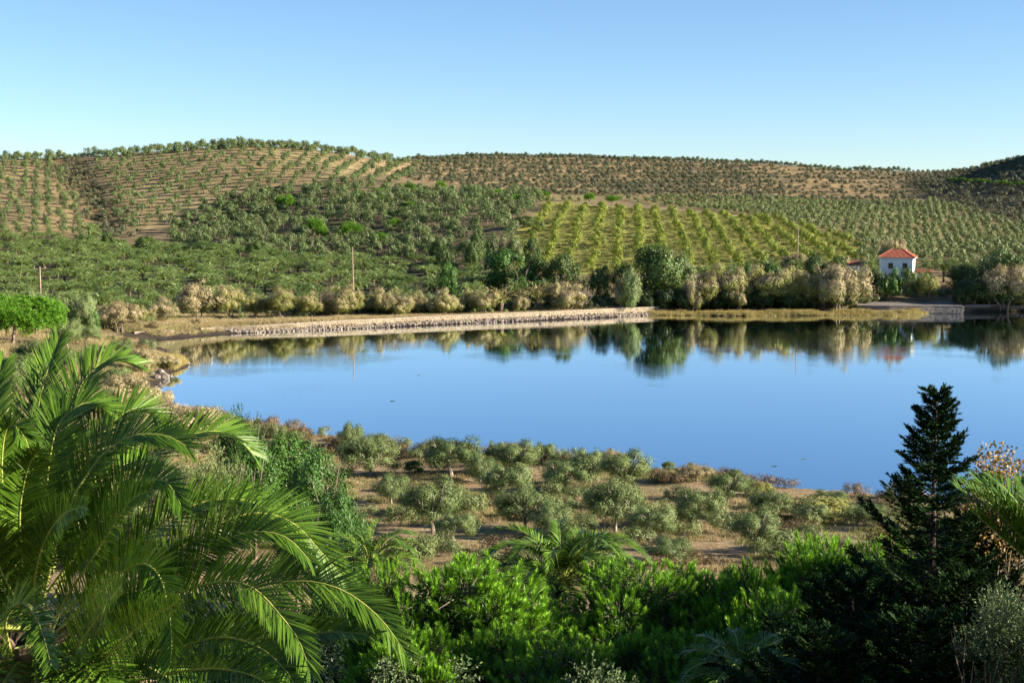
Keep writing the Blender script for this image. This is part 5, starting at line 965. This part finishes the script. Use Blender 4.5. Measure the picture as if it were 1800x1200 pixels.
# ================================================================== the dark conifer and the right edge
CON = {}
def conifer(lb_, uu, vt, D0, seed, slope=.36, m=M_conifer):
    if slope > .45 and 'wide' in CON:        # the low broad ones repeat one another, turned and stretched
        src = CON['wide']; p = at(uu, vt, D0); gz = float(H(p[0], D0)); k = (p[2] - gz) / src['hgt']
        root = thing('cypress_tree', lb_, 'conifer', (p[0], D0, gz), rz=seed * 1.7, sc=(k * slope / .7, k * slope / .7, k))
        for c_ in src.children:
            d_ = c_.copy(); COL.objects.link(d_); d_.parent = root
        return root
    r = R_(seed); p = at(uu, vt, D0); gz = float(H(p[0], D0)); h = p[2] - gz; root = thing('cypress_tree', lb_, 'conifer', (p[0], D0, gz)); 
    link('trunk', new_mesh('cypress_trunk', [(*tube([[0, 0, -.4], [0.02, 0, h * .5], [0, 0.01, h * .8], [0, 0, h]], [.15, .08, .03, .008], 8), 0)], [M_darkBark]), parent=root)
    d = .10; k = 0
    while d < h * .8:
        az = k * 2.39996 + r.normal() * .25; L = (slope * 1.12 * d + .12) * (.6 + .75 * r.random()) ; L = min(L, 2.3); zb = h - d; ch = []
        rise = .55 - .45 * min(1, d / 4); pa = [np.array([0, 0, zb])]
        for j in range(6):
            s = (j + 1) / 6; pa.append(np.array([cos(az) * L * s, sin(az) * L * s, zb + L * (rise * s * .8 - .16 * sin(s * pi) + .10 * s * s)]))
        pa = np.array(pa); ch.append((*tube(pa, np.linspace(.012 + .012 * L, .004, 7), 4), 0))
        nt_ = int(8 + 19 * L); Pq, _ = resample(pa, nt_ + 4); T = unit(np.gradient(Pq, axis=0))
        for j in range(3, len(Pq)):
            s = j / (len(Pq) - 1); sd_ = unit(np.cross(T[j], [0, 0, 1])) * (1 if j % 2 else -1); tl = (.16 + .40 * L * (1 - s) ** .8 * (.5 + s)) * (.7 + .5 * r.random()); ax = unit(T[j] * .75 + sd_ * .8 + np.array([0, 0, .18 + r.normal() * .12]))
            ns = int(12 + tl * 100); tt = r.random(ns); B = Pq[j] + ax * (tt * tl)[:, None]; ss = np.where(r.random(ns) < .5, 1, -1)[:, None]; sp = unit(np.cross(ax, [0, 0, 1])); A_ = unit(ax * .9 + sp * ss * .6 + rdir(ns, r) * .35)
            ch.append((*cards(B, A_, np.array([0, 0, 1.0]) + rdir(ns, r) * .7, .085 * (.7 + .6 * r.random(ns)), .026), 1))
        link('branch', new_mesh('cypress_branch', ch, [M_darkBark, m]), parent=root); d += .045 + .008 * d; k += 1
    if slope > .45: CON['wide'] = root; root['hgt'] = h
    return root
conifer('tall dark conifer standing against the blue water on the right', 1647, 684, 24, 530, .28)
conifer('broad dark conifer low in front of the right hand pines', 1500, 1010, 22, 531, .7)
conifer('dark conifer at the lower right behind the juniper bush', 1700, 1010, 22, 532, .6)
def leafy(name, lb_, uu, vt, D0, wp, m, seed, n=9000, L=.09, Wd=.055, cat='bush', lobes=26, lr=.28, extra=None):
    r = R_(seed); p = at(uu, vt, D0); gz = float(H(p[0], D0)); h = p[2] - gz; w = wp / F * D0
    t = thing(name, lb_, cat, (p[0], D0, gz)); z0 = max(h - w * 1.35, h * .15)
    ch = trunk_chunks(r, h, .05, w * .4, 6, limb_h=.5); C_, Rr = lobes_on(lobes, 0, (h + z0) / 2, w / 2, (h - z0) / 2, lr * w, r, -.8, .95)
    P, d = crown_pts(C_, Rr, n, r, .6); A = unit(d * .6 + rdir(n, r) * .9 + [0, 0, .2]); ch.append((*cards(P, A, unit(d + rdir(n, r)), L * (.6 + .8 * r.random(n)), Wd * (.7 + .6 * r.random(n))), 1))
    a, b_ = split(name, ch, [M_bark, m]); link('trunk', a, parent=t); link('crown', b_, parent=t); return t
leafy('autumn_tree', 'orange-brown leafed tree behind the tall conifer at the right edge', 1755, 800, 27, 150, M_orange, 540, 3800, .065, .05, 'tree')
leafy('autumn_tree', 'green and brown twiggy tree just left of the tall conifer', 1580, 905, 40, 90, M_orange, 541, 2200, .08, .05, 'tree')
def sprig_bush(lb_, uu, vt, D0, wp, m, seed, n=16000, L=.05, Wd=.02, name='juniper_bush'):
    r = R_(seed); p = at(uu, vt, D0); gz = float(H(p[0], D0)); h = p[2] - gz; w = wp / F * D0; t = thing(name, lb_, 'bush', (p[0], D0, gz)); z0 = h * .1
    ch = trunk_chunks(r, h, .05, w * .4, 7, limb_h=.4); C_, Rr = lobes_on(44, 0, (h + z0) / 2, w / 2, (h - z0) / 2, .14 * w, r, -.8, 1.0)
    nb = n // 14; P, d = crown_pts(C_, Rr, nb, r, .5); ax = unit(d * .7 + [0, 0, .6] + rdir(nb, r) * .35); P = np.repeat(P, 14, 0) + np.repeat(ax, 14, 0) * np.tile(np.linspace(0, .24, 14), nb)[:, None]; A = unit(np.repeat(ax, 14, 0) * .7 + rdir(len(P), r) * .8)
    ch.append((*cards(P, A, rdir(len(P), r), L * (.7 + .6 * r.random(len(P))), Wd), 1)); a, b_ = split(name, ch, [M_bark, m]); link('trunk', a, parent=t); link('crown', b_, parent=t)
sprig_bush('light green juniper bush in the lower right corner', 1775, 1010, 19.5, 190, M_grey, 550, 30000)
sprig_bush('silvery bush under the frond tips of the great palm', 705, 1150, 21, 170, M_grey, 551, 16000, .06, .03, 'silvery_bush')
sprig_bush('silvery bush with pale sprays at the bottom left of the pines', 795, 1140, 20, 90, M_grey, 552, 9000, .06, .03, 'silvery_bush')
sprig_bush('silvery bush with a yellowish top at the bottom of the picture', 1040, 1150, 20, 150, M_grey, 553, 14000, .06, .03, 'silvery_bush')
# trees beyond the right edge that shade the foreground
for i, (uu, vt, D0, wp) in enumerate([(2080, 760, 24, 420), (2150, 900, 18, 420), (2020, 1060, 17, 260), (2195, 633, 28, 480), (2074, 676, 33, 360), (2022, 698, 39, 300)]):
    plant('evergreen_tree', P_feather[i % 2], uu, D0, wp, vt, ['tall evergreen tree beyond the right edge', 'wide evergreen tree beyond the right edge', 'low evergreen tree beyond the right edge', 'evergreen tree behind the wide one beyond the right edge', 'fourth evergreen tree back beyond the right edge', 'furthest evergreen tree of the row beyond the right edge'][i], 'tree', None, 6.6, 6.4)
# dark undergrowth on the near bank
ub = [oplant(uu, vb, wp, vt, 1, lb_, P_broad[i], 'bush', 'bush', 6.6, 6.2) for i, (uu, vb, wp, vt, lb_) in enumerate([])]
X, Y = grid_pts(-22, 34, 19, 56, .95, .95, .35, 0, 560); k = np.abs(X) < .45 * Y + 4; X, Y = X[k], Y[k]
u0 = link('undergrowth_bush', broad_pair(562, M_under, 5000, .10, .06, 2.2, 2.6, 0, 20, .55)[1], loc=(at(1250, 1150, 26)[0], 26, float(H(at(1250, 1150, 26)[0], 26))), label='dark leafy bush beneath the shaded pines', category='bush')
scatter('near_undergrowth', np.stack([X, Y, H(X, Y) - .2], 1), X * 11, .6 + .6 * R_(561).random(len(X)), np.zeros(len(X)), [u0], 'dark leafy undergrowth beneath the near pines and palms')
for a in [('dark conifer close behind the tall conifer', 1655, 930, 27, 537, .5), ('dark conifer left of the tall conifer foot', 1570, 1040, 24, 538, .6), ('dark conifer mass between the pines and the tall conifer', 1590, 1000, 26, 533, .75), ('dark conifer behind the tall one on its right', 1725, 900, 27, 534, .5), ('low dark conifer at the bottom left of the tall conifer', 1440, 1110, 20, 535, .8), ('low dark conifer under the tall conifer', 1620, 1080, 20, 536, .8)]: conifer(*a)

# scraps adrift on the lagoon
for i, (uu, vv) in enumerate([(690, 706), (1361, 823), (1412, 810), (736, 660)]):
    D0 = 65000 / (vv - 365); p = at(uu, vv, D0); r = R_(600 + i)
    link('floating_branch', new_mesh('floating_branch', [(*tube([[-.35, 0, .02], [0, .1 * r.normal(), .04], [.35, .05, .01]], [.02, .035, .02], 5), 0)], [M_under]), loc=(p[0], p[1], 0), rz=.3 * i, label=['dark driftwood scrap on the open water below the tamarisk row', 'dark driftwood scrap left of the tall conifer top', 'smaller scrap of driftwood nearer the tall conifer top', 'thin scrap of driftwood near the mirrored power pole'][i], category='driftwood')
